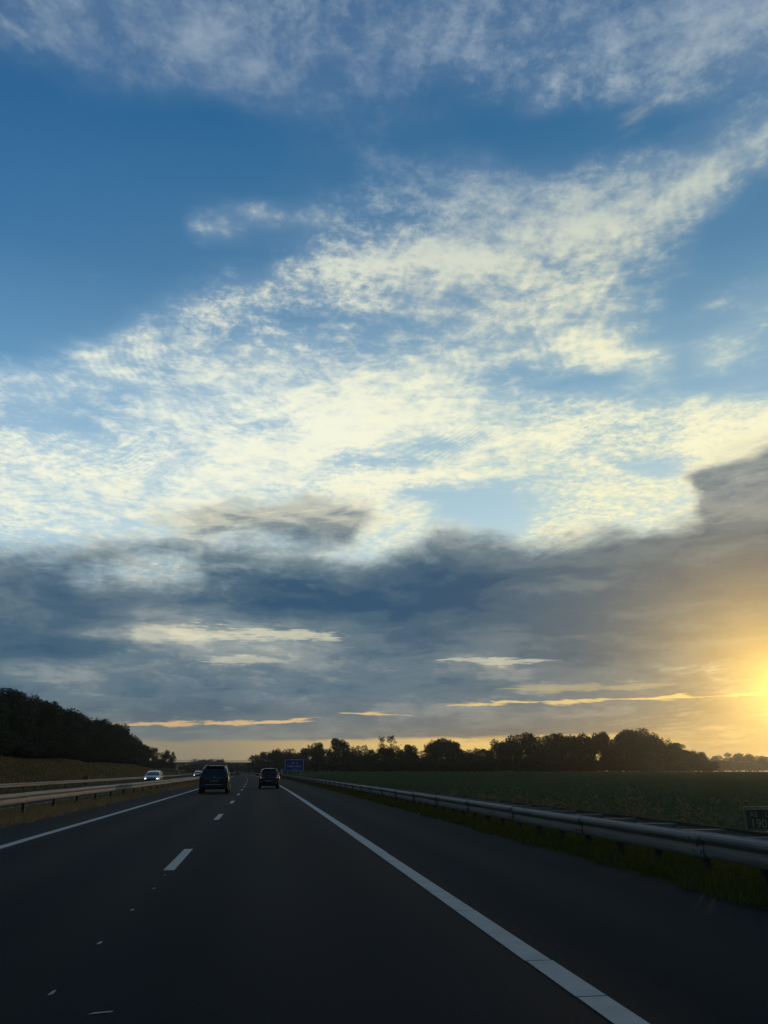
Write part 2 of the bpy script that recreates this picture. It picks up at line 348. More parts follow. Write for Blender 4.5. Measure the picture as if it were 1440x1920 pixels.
def bump(nt, b, h, strength, dist):
    n = nt.nodes.new('ShaderNodeBump'); n.inputs['Strength'].default_value = strength; n.inputs['Distance'].default_value = dist
    nt.links.new(h.s, n.inputs['Height']); nt.links.new(n.outputs[0], b.inputs['Normal'])
def asphalt(name, base):
    m, nt, b = newmat(name); p = geo_pos(nt); x, y, z = sepxyz(nt, p)
    grain = noise(nt, p, 130, 3, 0.7); grit = noise(nt, p, 38, 4, 0.6); blot = noise(nt, combine(nt, x * 0.9, y * 0.12), 1.0, 6, 0.6)
    s = x + y * y / 14000.0
    # polished wheel tracks and dark drip line of each lane, worn by traffic
    t1 = ((s + 0.23) * (2 * math.pi / 1.70)).sin() * 0.5 + 0.5
    seam = (1.0 - ((s - 2.35).abs() / 0.03)).max(0.0) + (1.0 - ((s + 4.95).abs() / 0.03)).max(0.0)
    c = mixc(nt, (blot.ss(0.3, 0.7) * 0.6 + grit.ss(0.25, 0.75) * 0.4), tuple(v * 0.55 for v in base), tuple(v * 1.55 for v in base))
    c = mixc(nt, grain.ss(0.60, 0.76) * 0.8, c, tuple(v * 3.4 for v in base))
    c = mixc(nt, t1 * (0.20 + blot * 0.4), c, tuple(v * 0.55 for v in base))
    c = mixc(nt, seam.min(1.0) * 0.8, c, (0.008, 0.008, 0.009))
    nt.links.new(c.s, b.inputs['Base Color'])
    rr = 0.78 + blot * 0.16 - t1 * 0.08
    nt.links.new(rr.s, b.inputs['Roughness']); b.inputs['Specular IOR Level'].default_value = 0.04
    bump(nt, b, grain * 0.6 + grit * 0.8, 0.55, 0.006)
    return m
def grassy(name, c1, c2, c3, s1=0.35, fine=14.0, bs=0.6, bd=0.08):
    m, nt, b = newmat(name); p = geo_pos(nt)
    a = noise(nt, p, s1, 6, 0.62); f = noise(nt, p, fine, 5, 0.7); g = noise(nt, p, 2.2, 5, 0.6)
    c = mixc(nt, a.ss(0.35, 0.65), c1, c2); c = mixc(nt, (g.ss(0.45, 0.7) * 0.6), c, c3)
    c = mixc(nt, f.ss(0.35, 0.65) * 0.5, c, mixc(nt, 1.0, c, (0.45, 0.45, 0.45), 'MULTIPLY'))
    nt.links.new(c.s, b.inputs['Base Color']); b.inputs['Roughness'].default_value = 0.95; b.inputs['Specular IOR Level'].default_value = 0.0
    bump(nt, b, f * 0.5 + g, bs, bd)
    return m
def bladed(name, c1, c2, c3, sc=0.8):
    m, nt, b = newmat(name); p = geo_pos(nt)
    a = noise(nt, p, sc, 5, 0.6); f = noise(nt, p, 9.0, 3, 0.6)
    c = mixc(nt, a.ss(0.35, 0.65), c1, c2); c = mixc(nt, f.ss(0.5, 0.75), c, c3)
    nt.links.new(c.s, b.inputs['Base Color']); b.inputs['Roughness'].default_value = 0.9; b.inputs['Specular IOR Level'].default_value = 0.0
    tr = nt.nodes.new('ShaderNodeBsdfTranslucent'); nt.links.new(c.s, tr.inputs[0])
    mx = nt.nodes.new('ShaderNodeMixShader'); mx.inputs[0].default_value = 0.30
    nt.links.new(b.outputs[0], mx.inputs[1]); nt.links.new(tr.outputs[0], mx.inputs[2])
    nt.links.new(mx.outputs[0], nt.nodes['Material Output'].inputs[0])
    return m
def painted(name, c, wear=0.5):
    m, nt, b = newmat(name); p = geo_pos(nt)
    a = noise(nt, p, 22, 6, 0.7); g = noise(nt, p, 3.0, 4, 0.6); f = noise(nt, p, 120, 2, 0.6)
    cc = mixc(nt, g.ss(0.3, 0.7) * 0.5, c, tuple(v * 0.66 for v in c))
    cc = mixc(nt, (a.ss(0.60, 0.72) * wear + f.ss(0.64, 0.74) * wear * 0.7).min(1.0), cc, (0.05, 0.052, 0.055))
    nt.links.new(cc.s, b.inputs['Base Color']); b.inputs['Roughness'].default_value = 0.7
    bump(nt, b, f, 0.3, 0.003)
    return m
M_road = asphalt('asphalt', (0.0088, 0.0145, 0.0195))
M_road2 = asphalt('asphalt_far', (0.016, 0.019, 0.021))
M_line = painted('road_paint', (0.30, 0.34, 0.335), 0.55)
M_fleck = painted('fleck_paint', (0.20, 0.215, 0.21), 0.8)
M_dry = grassy('dry_verge', (0.17, 0.125, 0.055), (0.11, 0.085, 0.04), (0.22, 0.17, 0.08), 0.5)
M_slope = grassy('slope_grass', (0.12, 0.075, 0.030), (0.055, 0.052, 0.022), (0.15, 0.10, 0.045), 0.12, 4.0, 0.9, 0.3)
M_verge = grassy('verge_grass', (0.070, 0.080, 0.020), (0.045, 0.058, 0.016), (0.100, 0.092, 0.028), 0.6)
M_field = grassy('field_crop', (0.052, 0.074, 0.034), (0.060, 0.082, 0.036), (0.072, 0.084, 0.038), 0.05, 3.0, 0.5, 0.10)
M_bdry = bladed('dry_blades', (0.33, 0.25, 0.13), (0.22, 0.165, 0.08), (0.15, 0.12, 0.055))
M_bgrn = bladed('green_blades', (0.085, 0.105, 0.022), (0.125, 0.120, 0.030), (0.17, 0.14, 0.05))
M_bweed = bladed('weed_stalks', (0.30, 0.23, 0.12), (0.20, 0.16, 0.08), (0.40, 0.32, 0.18))
M_bfield = bladed('crop_leaves', (0.050, 0.074, 0.032), (0.060, 0.084, 0.036), (0.074, 0.086, 0.038), 0.1)
def galvanised():
    m, nt, b = newmat('galvanised_steel'); p = geo_pos(nt); x, y, z = sepxyz(nt, p)
    a = noise(nt, combine(nt, x, y * 0.5, z * 6.0), 2.0, 6, 0.7); f = noise(nt, p, 40, 4, 0.6)
    c = mixc(nt, a.ss(0.3, 0.7), (0.165, 0.150, 0.128), (0.275, 0.255, 0.222)); c = mixc(nt, f.ss(0.60, 0.75) * 0.6, c, (0.08, 0.055, 0.035))
    nt.links.new(c.s, b.inputs['Base Color']); b.inputs['Metallic'].default_value = 0.12
    nt.links.new((0.60 + a * 0.2).s, b.inputs['Roughness']); return m
M_steel = galvanised()
M_post = simple('post_steel', (0.10, 0.09, 0.075), 0.75, 0.2, var=0.4)

# ================================================================ the place: sweep along the gently curving motorway
RAD = 14000.0
def bend(y):
    y = np.asarray(y, float); yc = np.clip(y, -200, 700)
    return -(yc * yc) / RAD - np.where(y > 700, (y - 700) * 0.1, 0) + np.where(y < -200, (y + 200) * (-400 / RAD) * -1, 0)
def ang(y): return math.atan(2 * max(min(y, 700), -200) / RAD)
def lerpstep(a, b, x): 
    t = np.clip((x - a) / (b - a), 0, 1); return t * t * (3 - 2 * t)
BR_Y = 470.0
def height(s, y):
    s = np.asarray(s, float); y = np.asarray(y, float)
    r = np.hypot(s + bend(y), y)
    z = np.zeros(np.broadcast(s, y).shape)
    # median and opposite carriageway fall away to the left
    z = np.where(s < -6.3, -0.05 * lerpstep(-6.3, -9.2, s), z)
    z = np.where(s < -9.2, -0.05 - 0.30 * np.clip((-9.2 - s) / 11.0, 0, 1), z)
    emb = 3.55 * lerpstep(-22.5, -36, s) * (1 - 0.35 * lerpstep(240, 330, y)) * (1 - lerpstep(70, 130, -s))
    emb = emb + np.where(s < -24, 0.30 * np.sin(y * 0.11) * np.sin(s * 0.19 + y * 0.03) * lerpstep(-24, -34, s), 0)
    app = 6.0 * (1 - np.clip((np.abs(y - BR_Y) - 7) / 14.0, 0, 1))          # ramp of the overpass
    appl = app * lerpstep(-30, -40, s); appr = app * lerpstep(8.5, 17, s) * (1 - lerpstep(120, 260, s))
    z = np.where(s < -20.2, -0.35 + np.maximum(emb, appl), z)
    z = np.where(s < -60, z + 1.2 * lerpstep(60, 200, -s), z)
    fld = -0.12 * lerpstep(5.3, 7.5, s) + lerpstep(8, 30, s) * 1.14 * np.clip(r / 230.0, 0, 1)
    z = np.where(s > 5.3, np.maximum(fld, appr), z)
    return z
def hgt(s, y): return float(height(np.array(s), np.array(y)))
ys = np.concatenate([np.arange(-60, 60, 3.0), np.arange(60, 440, 6.0), np.arange(440, 504, 4.0), np.arange(504, 700, 14.0), np.geomspace(700, 2600, 14)])
def strip(name, ss, mat, dz=0.0, yy=None, kind='structure', sub=True):
    yy = ys if yy is None else yy; ss = np.asarray(ss, float)
    Sg, Yg = np.meshgrid(ss, yy); Zg = height(Sg, Yg) + dz; Xg = Sg + bend(Yg)
    V = np.stack([Xg, Yg, Zg], -1).reshape(-1, 3); n = len(ss); m = len(yy)
    i, j = np.meshgrid(np.arange(n - 1), np.arange(m - 1)); a = (j * n + i).ravel()
    F = np.stack([a, a + 1, a + n + 1, a + n], 1)
    return tag(link(name, np_mesh(name, V, F, mat, True)), kind=kind)
road = strip('road', np.linspace(-6.25, 5.1, 12), M_road)
oroad = strip('opposite_road', np.linspace(-20.0, -9.25, 10), M_road2)
strip('median_strip', np.linspace(-9.25, -6.25, 7), M_dry)
strip('embankment', np.concatenate([np.arange(-44, -20.0, 1.6)[:15], [-20.0]]), M_slope)
strip('woodland_floor', np.concatenate([-np.geomspace(2600, 46, 30), [-44.0]]), M_slope)
strip('roadside_verge', [5.1, 5.3, 5.7, 6.2, 6.8, 7.5, 8.2], M_verge)
strip('field', np.concatenate([[8.2], np.arange(9, 40, 2.0), np.geomspace(40, 2600, 40)]), M_field)

# ---------------------------------------------------------------- painted lines (sheets 4 mm above the asphalt)
def linepiece(name, parent, s, w, y0, y1, dz=0.004, step=6.0):
    n = max(2, int((y1 - y0) / step) + 2); yy = np.linspace(y0, y1, n)
    V = []
    for y in yy:
        for q in (s - w / 2, s + w / 2): V.append((q + float(bend(y)), y, hgt(q, y) + dz))
    F = [(2 * i, 2 * i + 1, 2 * i + 3, 2 * i + 2) for i in range(n - 1)]
    return link(name, mesh(name, V, F, M_line), parent)
def edgeline(parent, s, cuts, w=0.20, end=690):
    cs = cuts + [end]
    for a, b in zip(cs[:-1], cs[1:]):
        wob = rng.uniform(-0.008, 0.008)
        linepiece('edge_line', parent, s + wob, w + rng.uniform(-0.006, 0.006), a + 0.014, b)
edgeline(road, 2.07, [-40, 3.6, 5.20, 6.16, 8.33, 9.62, 14.1, 22.0, 36.0, 60.0])
edgeline(road, -4.68, [-40, 8, 17.5, 31.0, 48.0, 80.0])
for k in range(-2, 30):
    y0 = 12.15 + 12 * k
    linepiece('lane_dash', road, -1.23 + rng.uniform(-.01, .01), 0.15, y0, y0 + 3.15)
for x, y, l, w in ((-1.215, 15.9, .06, .04), (-1.24, 11.62, .09, .045), (-1.22, 10.37, .10, .05), (-1.235, 8.86, .12, .05), (-1.245, 7.28, .15, .045), (-1.245, 5.78, .16, .04)):
    w *= .7; l *= .8
    V = [(x + w * rng.uniform(-.6, -.4), y - l / 2, .004), (x + w * .45, y - l * rng.uniform(.2, .45), .004), (x + w * rng.uniform(.4, .6), y + l * .45, .004), (x - w * .1, y + l * .5, .004), (x - w * .5, y + l * .1, .004)]
    link('paint_fleck', mesh('paint_fleck', V, [(0, 1, 2, 3, 4)], M_fleck), road)
V = [(-.93, 5.27, .004), (-.80, 5.30, .004), (-.795, 5.325, .004), (-.90, 5.31, .004)]
link('paint_fleck', mesh('paint_fleck', V, [(0, 1, 2, 3)], M_fleck), road)
edgeline(oroad, -9.85, [-40, 40, 120]); edgeline(oroad, -17.1, [-40, 50, 130])
for k in range(-2, 30): linepiece('lane_dash', oroad, -13.5, 0.15, 5 + 12 * k, 8.15 + 12 * k)

# ---------------------------------------------------------------- grass and weeds
def blades(name, n, sfun, yfun, hlo, hhi, wd, mat, lean=0.5, segs=2):
    y = yfun(n); s = sfun(n, y); z = height(s, y); x = s + bend(y)
    h = nrg.uniform(hlo, hhi, n) * nrg.uniform(0.6, 1.15, n); a = nrg.uniform(0, 2 * np.pi, n); b = nrg.uniform(0, 2 * np.pi, n)
    w2 = wd * nrg.uniform(0.6, 1.4, n); L = h * nrg.uniform(0.05, lean, n)
    dx, dy = np.cos(a) * w2, np.sin(a) * w2; lx, ly = np.cos(b) * L, np.sin(b) * L
    P0 = np.stack([x - dx, y - dy, z - .02], 1); P1 = np.stack([x + dx, y + dy, z - .02], 1)
    P2 = np.stack([x + dx * .8 + lx * .35, y + dy * .8 + ly * .35, z + h * .6], 1); P3 = np.stack([x - dx * .8 + lx * .35, y - dy * .8 + ly * .35, z + h * .6], 1)
    P4 = np.stack([x + lx, y + ly, z + h], 1)
    V = np.stack([P0, P1, P2, P3, P4], 1).reshape(-1, 3); k = np.arange(n)[:, None] * 5
    F = np.concatenate([k + [0, 1, 2], k + [0, 2, 3], k + [3, 2, 4]], 0)
    return link(name, np_mesh(name, V, F, mat))
def ylog(a, b, p=1.0): return lambda n: a + (b - a) * nrg.uniform(0, 1, n) ** p
def clump(lo, hi, seed, amp=0.25):
    def f(n, y):
        e = amp * (np.sin(y * 1.9 + seed) * .4 + np.sin(y * .73 + seed * 2) * .4 + np.sin(y * 5.1 + seed) * .2)
        return lo - e * 0.6 + (hi - lo + e * 0.6) * nrg.uniform(0, 1, n)
    return f
def clump_r(lo, hi, seed, amp=0.25):
    def f(n, y):
        e = amp * (np.sin(y * 1.9 + seed) * .4 + np.sin(y * .73 + seed * 2) * .4 + np.sin(y * 5.1 + seed) * .2)
        return lo + (hi - lo + e * 0.6) * nrg.uniform(0, 1, n)
    return f
tag(blades('dry_grass', 52000, clump_r(-9.3, -6.25, 1.0, .5), ylog(12, 170, 1.5), .05, .20, .012, M_bdry), 'short straw coloured dry grass on the median strip under the guardrail', 'grass', kind='stuff')
tag(blades('verge_grass', 60000, clump(5.08, 8.4, 4.0, .35), ylog(3, 120, 1.6), .04, .22, .010, M_bgrn), 'olive green verge grass under and behind the right guardrail', 'grass', kind='stuff')
tag(blades('slope_grass', 26000, lambda n, y: nrg.uniform(-40, -20.4, n), ylog(60, 330, 1.1), .08, .26, .035, M_bdry), 'dry brown grass covering the embankment slope', 'grass', kind='stuff')
tag(blades('field_crop', 60000, lambda n, y: 8.2 + 110 * nrg.uniform(0, 1, n) ** 1.5, ylog(8, 200, 1.3), .04, .14, .022, M_bfield, .9), 'low dark green crop leaves covering the field', 'crop', kind='stuff')
def stalks(name, spots, mat):
    V = []; F = []
    for (s, y, h, cnt) in spots:
        for _ in range(cnt):
            ss = s + rng.gauss(0, .16); yy = y + rng.gauss(0, .25); b0 = Vector((ss + float(bend(yy)), yy, hgt(ss, yy) - .02)); hh = h * rng.uniform(.55, 1.05)
            d = Vector((rng.gauss(0, .22), rng.gauss(0, .18), 1)); cur = Vector((rng.gauss(0, .20), rng.gauss(0, .1), 0)); pts = [b0 + d * (t * hh) + cur * (t * t * hh) for t in (0, .35, .65, 1)]
            r = rng.uniform(.006, .010)
            for i, p in enumerate(pts):
                k = r * (1 - .6 * i / 3)
                for q in range(3): V.append(p + Vector((k * math.cos(2.1 * q), k * math.sin(2.1 * q), 0)))
            o = len(V) - 12
            for i in range(3):
                for q in range(3): F.append((o + i * 3 + q, o + i * 3 + (q + 1) % 3, o + i * 3 + 3 + (q + 1) % 3, o + i * 3 + 3 + q))
            for _k in range(rng.randint(5, 10)):      # drooping leaves and seed heads
                t = rng.uniform(.35, 1.0); p = b0 + d * (t * hh) + cur * (t * t * hh); a = rng.uniform(0, 6.28); L = rng.uniform(.07, .20)
                u = Vector((math.cos(a), math.sin(a), rng.uniform(-.5, .7))) * L; sd = Vector((-math.sin(a), math.cos(a), 0)) * rng.uniform(.010, .020)
                o2 = len(V); V.extend([p - sd, p + sd, p + u * .6 + sd, p + u + Vector((0, 0, -.03)), p + u * .6 - sd]); F.append((o2, o2 + 1, o2 + 2, o2 + 3, o2 + 4))
    me = mesh(name, V, F, mat); return link(name, me)
wr = random.Random(5)
spots = []
for k in range(70):
    y = wr.uniform(9, 34); spots.append((wr.uniform(7.0, 9.2), y, wr.uniform(.45, .85), wr.randint(1, 4)))
for y, s, h, c in ((20.4, 8.1, .95, 7), (19.4, 8.0, .85, 5), (17.2, 7.9, .95, 7), (16.5, 7.8, 1.1, 9), (15.8, 7.7, 1.05, 7), (14.0, 7.6, .85, 6), (13.2, 7.5, .9, 8), (12.4, 7.6, .7, 4), (11.6, 7.4, .95, 5), (11.0, 7.3, .8, 4), (27.5, 8.6, .95, 6), (36, 8.8, .7, 5)):
    spots.append((s, y, h, c))
tag(stalks('tall_weeds', spots, M_bweed), 'pale dry weed stalks standing behind the right guardrail', 'weeds', kind='stuff')

# ================================================================ guardrails
def wbeam(side):
    prof = [(0, 0), (.012, .012), (.020, .035), (.024, .060), (.024, .095), (.018, .125), (.014, .150), (.016, .160), (.045, .190), (.066, .220), (.066, .250), (.050, .278), (.012, .298), (0, .310)]
    n = len(prof); V = []; L = 4.30
    for yy, off in ((0.0, 0.005), (L, 0.0)):
        for (d, z) in prof: V.append((side * (d + off), yy, z))
        for (d, z) in prof: V.append((side * (d + off - .004), yy, z))
    F = []
    for i in range(n - 1):
        F.append((i, i + 1, 2 * n + i + 1, 2 * n + i)); F.append((n + i, 3 * n + i, 3 * n + i + 1, n + i + 1))
        F.append((i, n + i, n + i + 1, i + 1)); F.append((2 * n + i, 2 * n + i + 1, 3 * n + i + 1, 3 * n + i))
    F.append((0, 2 * n, 3 * n, n)); F.append((n - 1, 2 * n - 1, 4 * n - 1, 3 * n - 1))
    for (yb, zb, db) in [(y_, z_, d_) for y_ in (.06, .24) for z_, d_ in ((.078, .024), (.235, .066))] + [(.15, .155, .018)]:      # joint bolts
        v, f = boxdata(-.014, .014, yb - .016, yb + .016, zb - .016, zb + .016); o = len(V)
        V += [(side * (db + .006) + x_, y_, z_) for x_, y_, z_ in v]; F += [tuple(i + o for i in q) for q in f]
    return mesh('beam', V, F, M_steel)
BEAM = {1: wbeam(1), -1: wbeam(-1)}
def ipost(h):
    a, b, t = .05, .035, .008
    pts = [(-b, -a), (b, -a), (b, -a + t), (t / 2, -a + t), (t / 2, a - t), (b, a - t), (b, a), (-b, a), (-b, a - t), (-t / 2, a - t), (-t / 2, -a + t), (-b, -a + t)]
    n = 12; V = [(y * 1.0, x, z) for z in (-.35, h) for (x, y) in pts]
    F = [(i, (i + 1) % n, n + (i + 1) % n, n + i) for i in range(n)] + [tuple(range(n)), tuple(range(n, 2 * n))]
    return mesh('post', V, F, M_post)
def spacer(g):
    v, f = boxdata(-g / 2, g / 2, -.03, .03, -.035, .035); v2, f2 = boxdata(-.05, .05, -.045, .045, -.10, -.0352)
    return mesh('spacer', v + v2, f + [tuple(i + 8 for i in q) for q in f2], M_steel)
def guardrail(label, s, ztop, pitch, gap, y0, y1, double=True, face=-1):
    root = link('guardrail', None, None, (s + float(bend(0)), 0, 0)); tag(root, label, 'guardrail')
    half = gap / 2; gp = gap; SP = spacer(gp); PO = ipost(ztop - .12)
    sides = (-1, 1) if double else (face,)
    n = int((y1 - y0) / 4.0)
    for i in range(n):
        y = y0 + i * 4.0
        for sd in sides:
            q = s + sd * half; sag = rng.gauss(0, .006)
            yaw = math.atan(-(float(bend(y)) - float(bend(y + 4))) / -4.0)
            o = link('beam', BEAM[sd], root, (q + float(bend(y)) - s, y, hgt(q, y) + ztop - .31 + sag), -yaw + rng.gauss(0, .0006)); o.rotation_euler.x = rng.gauss(0, .0008)
    ps = []; y = y0 + .6
    while y < y1: ps.append(y); y += pitch
    for i, y in enumerate(ps[:300]):
        z = hgt(s, y)
        o = link('post', PO, root, (float(bend(y)), y, z), ang(y)); o.rotation_euler.y = rng.gauss(0, .012)
        if double or True: link('spacer', SP, root, (float(bend(y)) + (0 if double else face * half / 2), y, z + ztop - .045), ang(y))
    if len(ps) > 300:
        V = []; F = []
        for y in ps[300:]:
            z = hgt(s, y); v, f = boxdata(float(bend(y)) - .05, float(bend(y)) + .05, y - .03, y + .03, z - .2, z + ztop - .1); o = len(V)
            V += v; F += [tuple(i + o for i in q) for q in f]
        tag(link('far_posts', mesh('far_posts', V, F, M_post), root), kind='stuff')
    return root
guardrail('double sided steel guardrail on short posts along the right hard shoulder, beside the green field', 5.98, .575, 4 / 3, .66, -6, 620)
guardrail('double steel guardrail on the dry grass median between the two carriageways', -7.72, .68, 4.0, .30, -8, 620)
guardrail('distant single steel guardrail at the foot of the left embankment, beyond the oncoming lanes', -20.6, .70, 4.0, .10, 0, 600, False, 1)

# ================================================================ trees (x, y, top height, crown width, kind)
RIGHT_ROW = [(-4.5,437.8,10.0,9.7,0),(0.8,423.7,11.3,8.8,1),(5.5,402.9,12.6,9.5,2),(11.6,389.0,11.8,9.7,0),(16.1,376.7,11.7,8.9,3),(21.7,348.6,13.4,10.1,1),(25.8,336.4,10.0,7.5,2),(31.4,339.5,14.6,11.2,4),(33.9,322.4,11.5,6.8,0),(37.1,313.6,11.7,8.3,3),(41.3,318.5,9.8,6.3,1),(46.4,304.3,14.9,10.5,'airy'),(46.9,310.3,10.6,9.5,2),(52.3,301.3,9.6,7.2,0),(55.5,302.4,11.0,8.5,4),(57.4,292.8,9.2,6.7,3),(62.2,298.6,12.1,7.6,1),(66.9,299.8,13.9,12.5,'dome'),(70.1,291.7,12.4,8.6,2),(74.6,292.8,9.1,6.7,0),(78.3,289.1,10.1,8.6,3),(78.9,277.5,8.5,5.3,1),(85.6,285.6,13.0,10.1,2),(88.8,280.0,14.0,10.3,0),(91.3,272.6,14.2,10.0,4),(94.6,268.2,14.0,8.8,3),(105.6,282.4,14.9,10.1,1),(110.6,278.1,14.6,8.4,2),(115.8,282.5,15.0,8.2,0),(124.2,286.3,15.4,9.9,4),(128.1,284.7,15.8,9.1,3),(135.1,288.5,16.8,10.4,1),(137.6,281.8,17.0,11.4,'tall'),(146.3,288.3,16.0,10.9,2),(148.7,283.8,13.5,10.3,0),(157.4,291.2,11.7,9.8,4),(161.5,290.7,9.9,9.0,3),(159.9,280.2,8.3,7.9,1)]
RIGHT_BACK = [(-2.3,453.2,10.2,13.5,3),(2.0,444.5,10.2,13.3,3),(6.0,424.8,11.7,12.7,2),(9.9,414.1,11.1,12.4,1),(13.7,407.3,10.2,12.2,0),(17.4,400.9,10.4,12.1,1),(20.5,384.7,11.7,11.6,4),(23.8,377.6,12.2,11.4,1),(27.2,373.5,10.3,11.3,2),(29.6,358.0,11.4,10.8,3),(33.2,359.1,14.8,10.9,3),(35.4,345.0,11.0,10.5,3),(39.0,347.1,10.9,10.6,0),(41.6,339.7,10.4,10.3,3),(43.6,329.0,8.7,10.0,2),(47.4,332.9,9.6,10.2,2),(49.2,322.6,10.5,9.9,4),(52.4,322.0,10.1,9.9,3),(55.5,321.1,9.3,9.9,0),(58.6,320.3,9.6,9.8,2),(62.6,324.2,8.6,10.0,3),(65.6,322.4,10.8,9.9,3),(68.0,318.0,12.1,9.8,4),(71.7,320.1,14.1,9.9,4),(73.8,315.1,13.0,9.8,1),(76.2,311.5,10.4,9.7,2),(79.2,310.8,8.4,9.6,0),(83.1,313.3,8.9,9.7,2),(84.9,307.9,9.7,9.6,1),(87.7,306.2,9.4,9.6,3),(91.2,307.2,12.2,9.6,4),(93.3,303.6,12.9,9.5,0),(96.6,303.8,13.8,9.5,0),(97.0,295.3,13.3,9.3,3),(100.6,296.7,14.5,9.3,1),(102.8,294.0,14.3,9.3,2),(106.1,294.4,13.8,9.3,3),(111.4,300.2,15.2,9.5,4),(112.5,294.6,14.1,9.3,4),(118.4,301.5,15.0,9.5,1),(121.4,301.0,14.9,9.5,0),(123.6,298.3,15.3,9.5,2),(126.7,297.9,14.5,9.5,1),(132.2,303.2,15.8,9.7,1),(134.6,301.0,14.8,9.6,1),(136.4,297.7,15.3,9.5,1),(143.3,305.4,16.8,9.8,4),(144.4,300.8,17.1,9.6,0),(148.2,301.8,16.3,9.7,1),(152.5,303.6,16.2,9.8,2),(156.6,305.0,14.9,9.8,2),(159.1,303.3,13.2,9.8,3),(160.7,299.9,12.0,9.7,4),(166.3,303.9,9.5,9.8,1),(170.0,304.3,9.6,9.9,4),(173.9,305.2,7.2,9.9,1)]
RIGHT_SHRUBS = [(-3.3,428.9,5.7,9.5,0),(-0.2,412.0,5.2,9.1,0),(2.6,400.3,7.1,8.9,0),(5.3,393.1,5.5,8.7,0),(8.0,387.2,7.0,8.6,0),(10.4,373.6,6.3,8.3,0),(12.8,367.2,6.0,8.2,0),(15.2,361.2,5.9,8.0,0),(17.6,356.6,7.1,7.9,0),(19.9,352.6,6.9,7.9,0),(21.6,339.3,6.6,7.6,0),(23.8,336.3,4.5,7.5,0),(25.6,327.9,4.8,7.3,0),(27.6,323.8,6.1,7.3,0),(29.6,319.2,4.6,7.2,0),(31.5,315.8,6.0,7.1,0),(33.2,310.1,4.5,7.0,0),(35.3,308.3,4.4,6.9,0),(36.9,303.0,5.1,6.8,0),(38.4,297.1,4.6,6.7,0),(40.3,295.3,4.9,6.7,0),(42.1,292.7,6.0,6.6,0),(44.8,295.9,4.5,6.7,0),(45.8,288.4,4.5,6.5,0),(48.3,290.8,6.0,6.6,0),(50.6,291.5,6.1,6.6,0),(52.2,288.7,5.0,6.6,0),(53.6,284.3,5.7,6.5,0),(56.0,285.7,5.3,6.5,0),(57.7,283.6,5.4,6.5,0),(59.8,283.7,4.1,6.5,0),(61.0,279.2,5.7,6.4,0),(64.2,284.3,4.6,6.5,0),(64.7,277.2,4.8,6.3,0),(67.7,280.8,5.1,6.4,0),(69.5,279.4,4.9,6.4,0),(71.8,280.2,5.9,6.4,0),(73.1,276.9,5.8,6.4,0),(74.2,273.3,4.4,6.3,0),(76.2,272.8,4.1,6.3,0),(77.5,270.0,5.8,6.2,0),(80.0,271.6,5.4,6.3,0),(80.9,267.6,4.3,6.2,0),(82.1,264.8,5.5,6.1,0),(86.0,270.7,5.3,6.3,0),(87.5,268.6,4.8,6.2,0),(88.7,265.9,5.6,6.2,0),(90.4,264.9,4.0,6.2,0),(92.1,263.9,4.2,6.1,0),(93.3,261.4,5.0,6.1,0),(96.7,265.2,5.2,6.2,0),(99.5,267.2,4.3,6.2,0),(100.5,264.2,4.9,6.2,0),(103.7,266.9,5.1,6.2,0),(106.4,268.5,4.8,6.3,0),(109.2,270.2,5.2,6.3,0),(111.7,271.0,5.3,6.4,0),(111.8,266.0,5.8,6.2,0),(115.9,270.8,5.0,6.4,0),(117.0,268.4,5.4,6.3,0),(121.7,273.9,5.8,6.5,0),(122.5,270.9,4.9,6.4,0),(125.0,271.6,5.5,6.4,0),(127.4,272.0,5.8,6.4,0),(130.9,274.6,4.9,6.5,0),(130.5,269.3,5.6,6.4,0),(134.9,273.7,4.0,6.5,0),(137.5,274.5,5.2,6.5,0),(138.3,271.6,4.1,6.5,0),(143.2,276.8,4.9,6.6,0),(145.7,277.3,5.0,6.6,0),(145.4,272.4,5.3,6.5,0),(150.1,276.9,4.2,6.6,0),(150.9,274.2,4.1,6.6,0),(153.9,275.6,5.0,6.6,0),(156.7,276.5,4.3,6.6,0),(158.0,274.8,5.8,6.6,0),(158.9,272.3,4.3,6.5,0)]
FAR_ROW = [(321.3,580.0,15.5,18.0,0),(305.6,535.7,13.0,16.6,4),(311.8,531.0,11.7,16.5,2),(326.8,541.1,12.9,16.9,3),(343.1,552.7,15.0,17.3,2),(358.5,562.1,15.1,17.6,2),(351.8,537.3,12.1,16.9,0),(357.2,531.7,11.4,16.7,0),(369.2,535.8,11.7,16.9,4),(374.2,529.9,11.9,16.8,1),(388.9,537.5,14.1,17.0,3),(396.4,535.1,14.5,17.0,1),(392.0,516.9,12.2,16.5,4),(385.0,496.2,13.5,15.8,1),(390.8,492.5,13.6,15.8,1),(388.4,478.7,12.9,15.3,1),(410.1,494.7,13.5,15.9,3),(404.6,477.6,14.5,15.4,3),(404.4,467.6,15.4,15.1,3)]
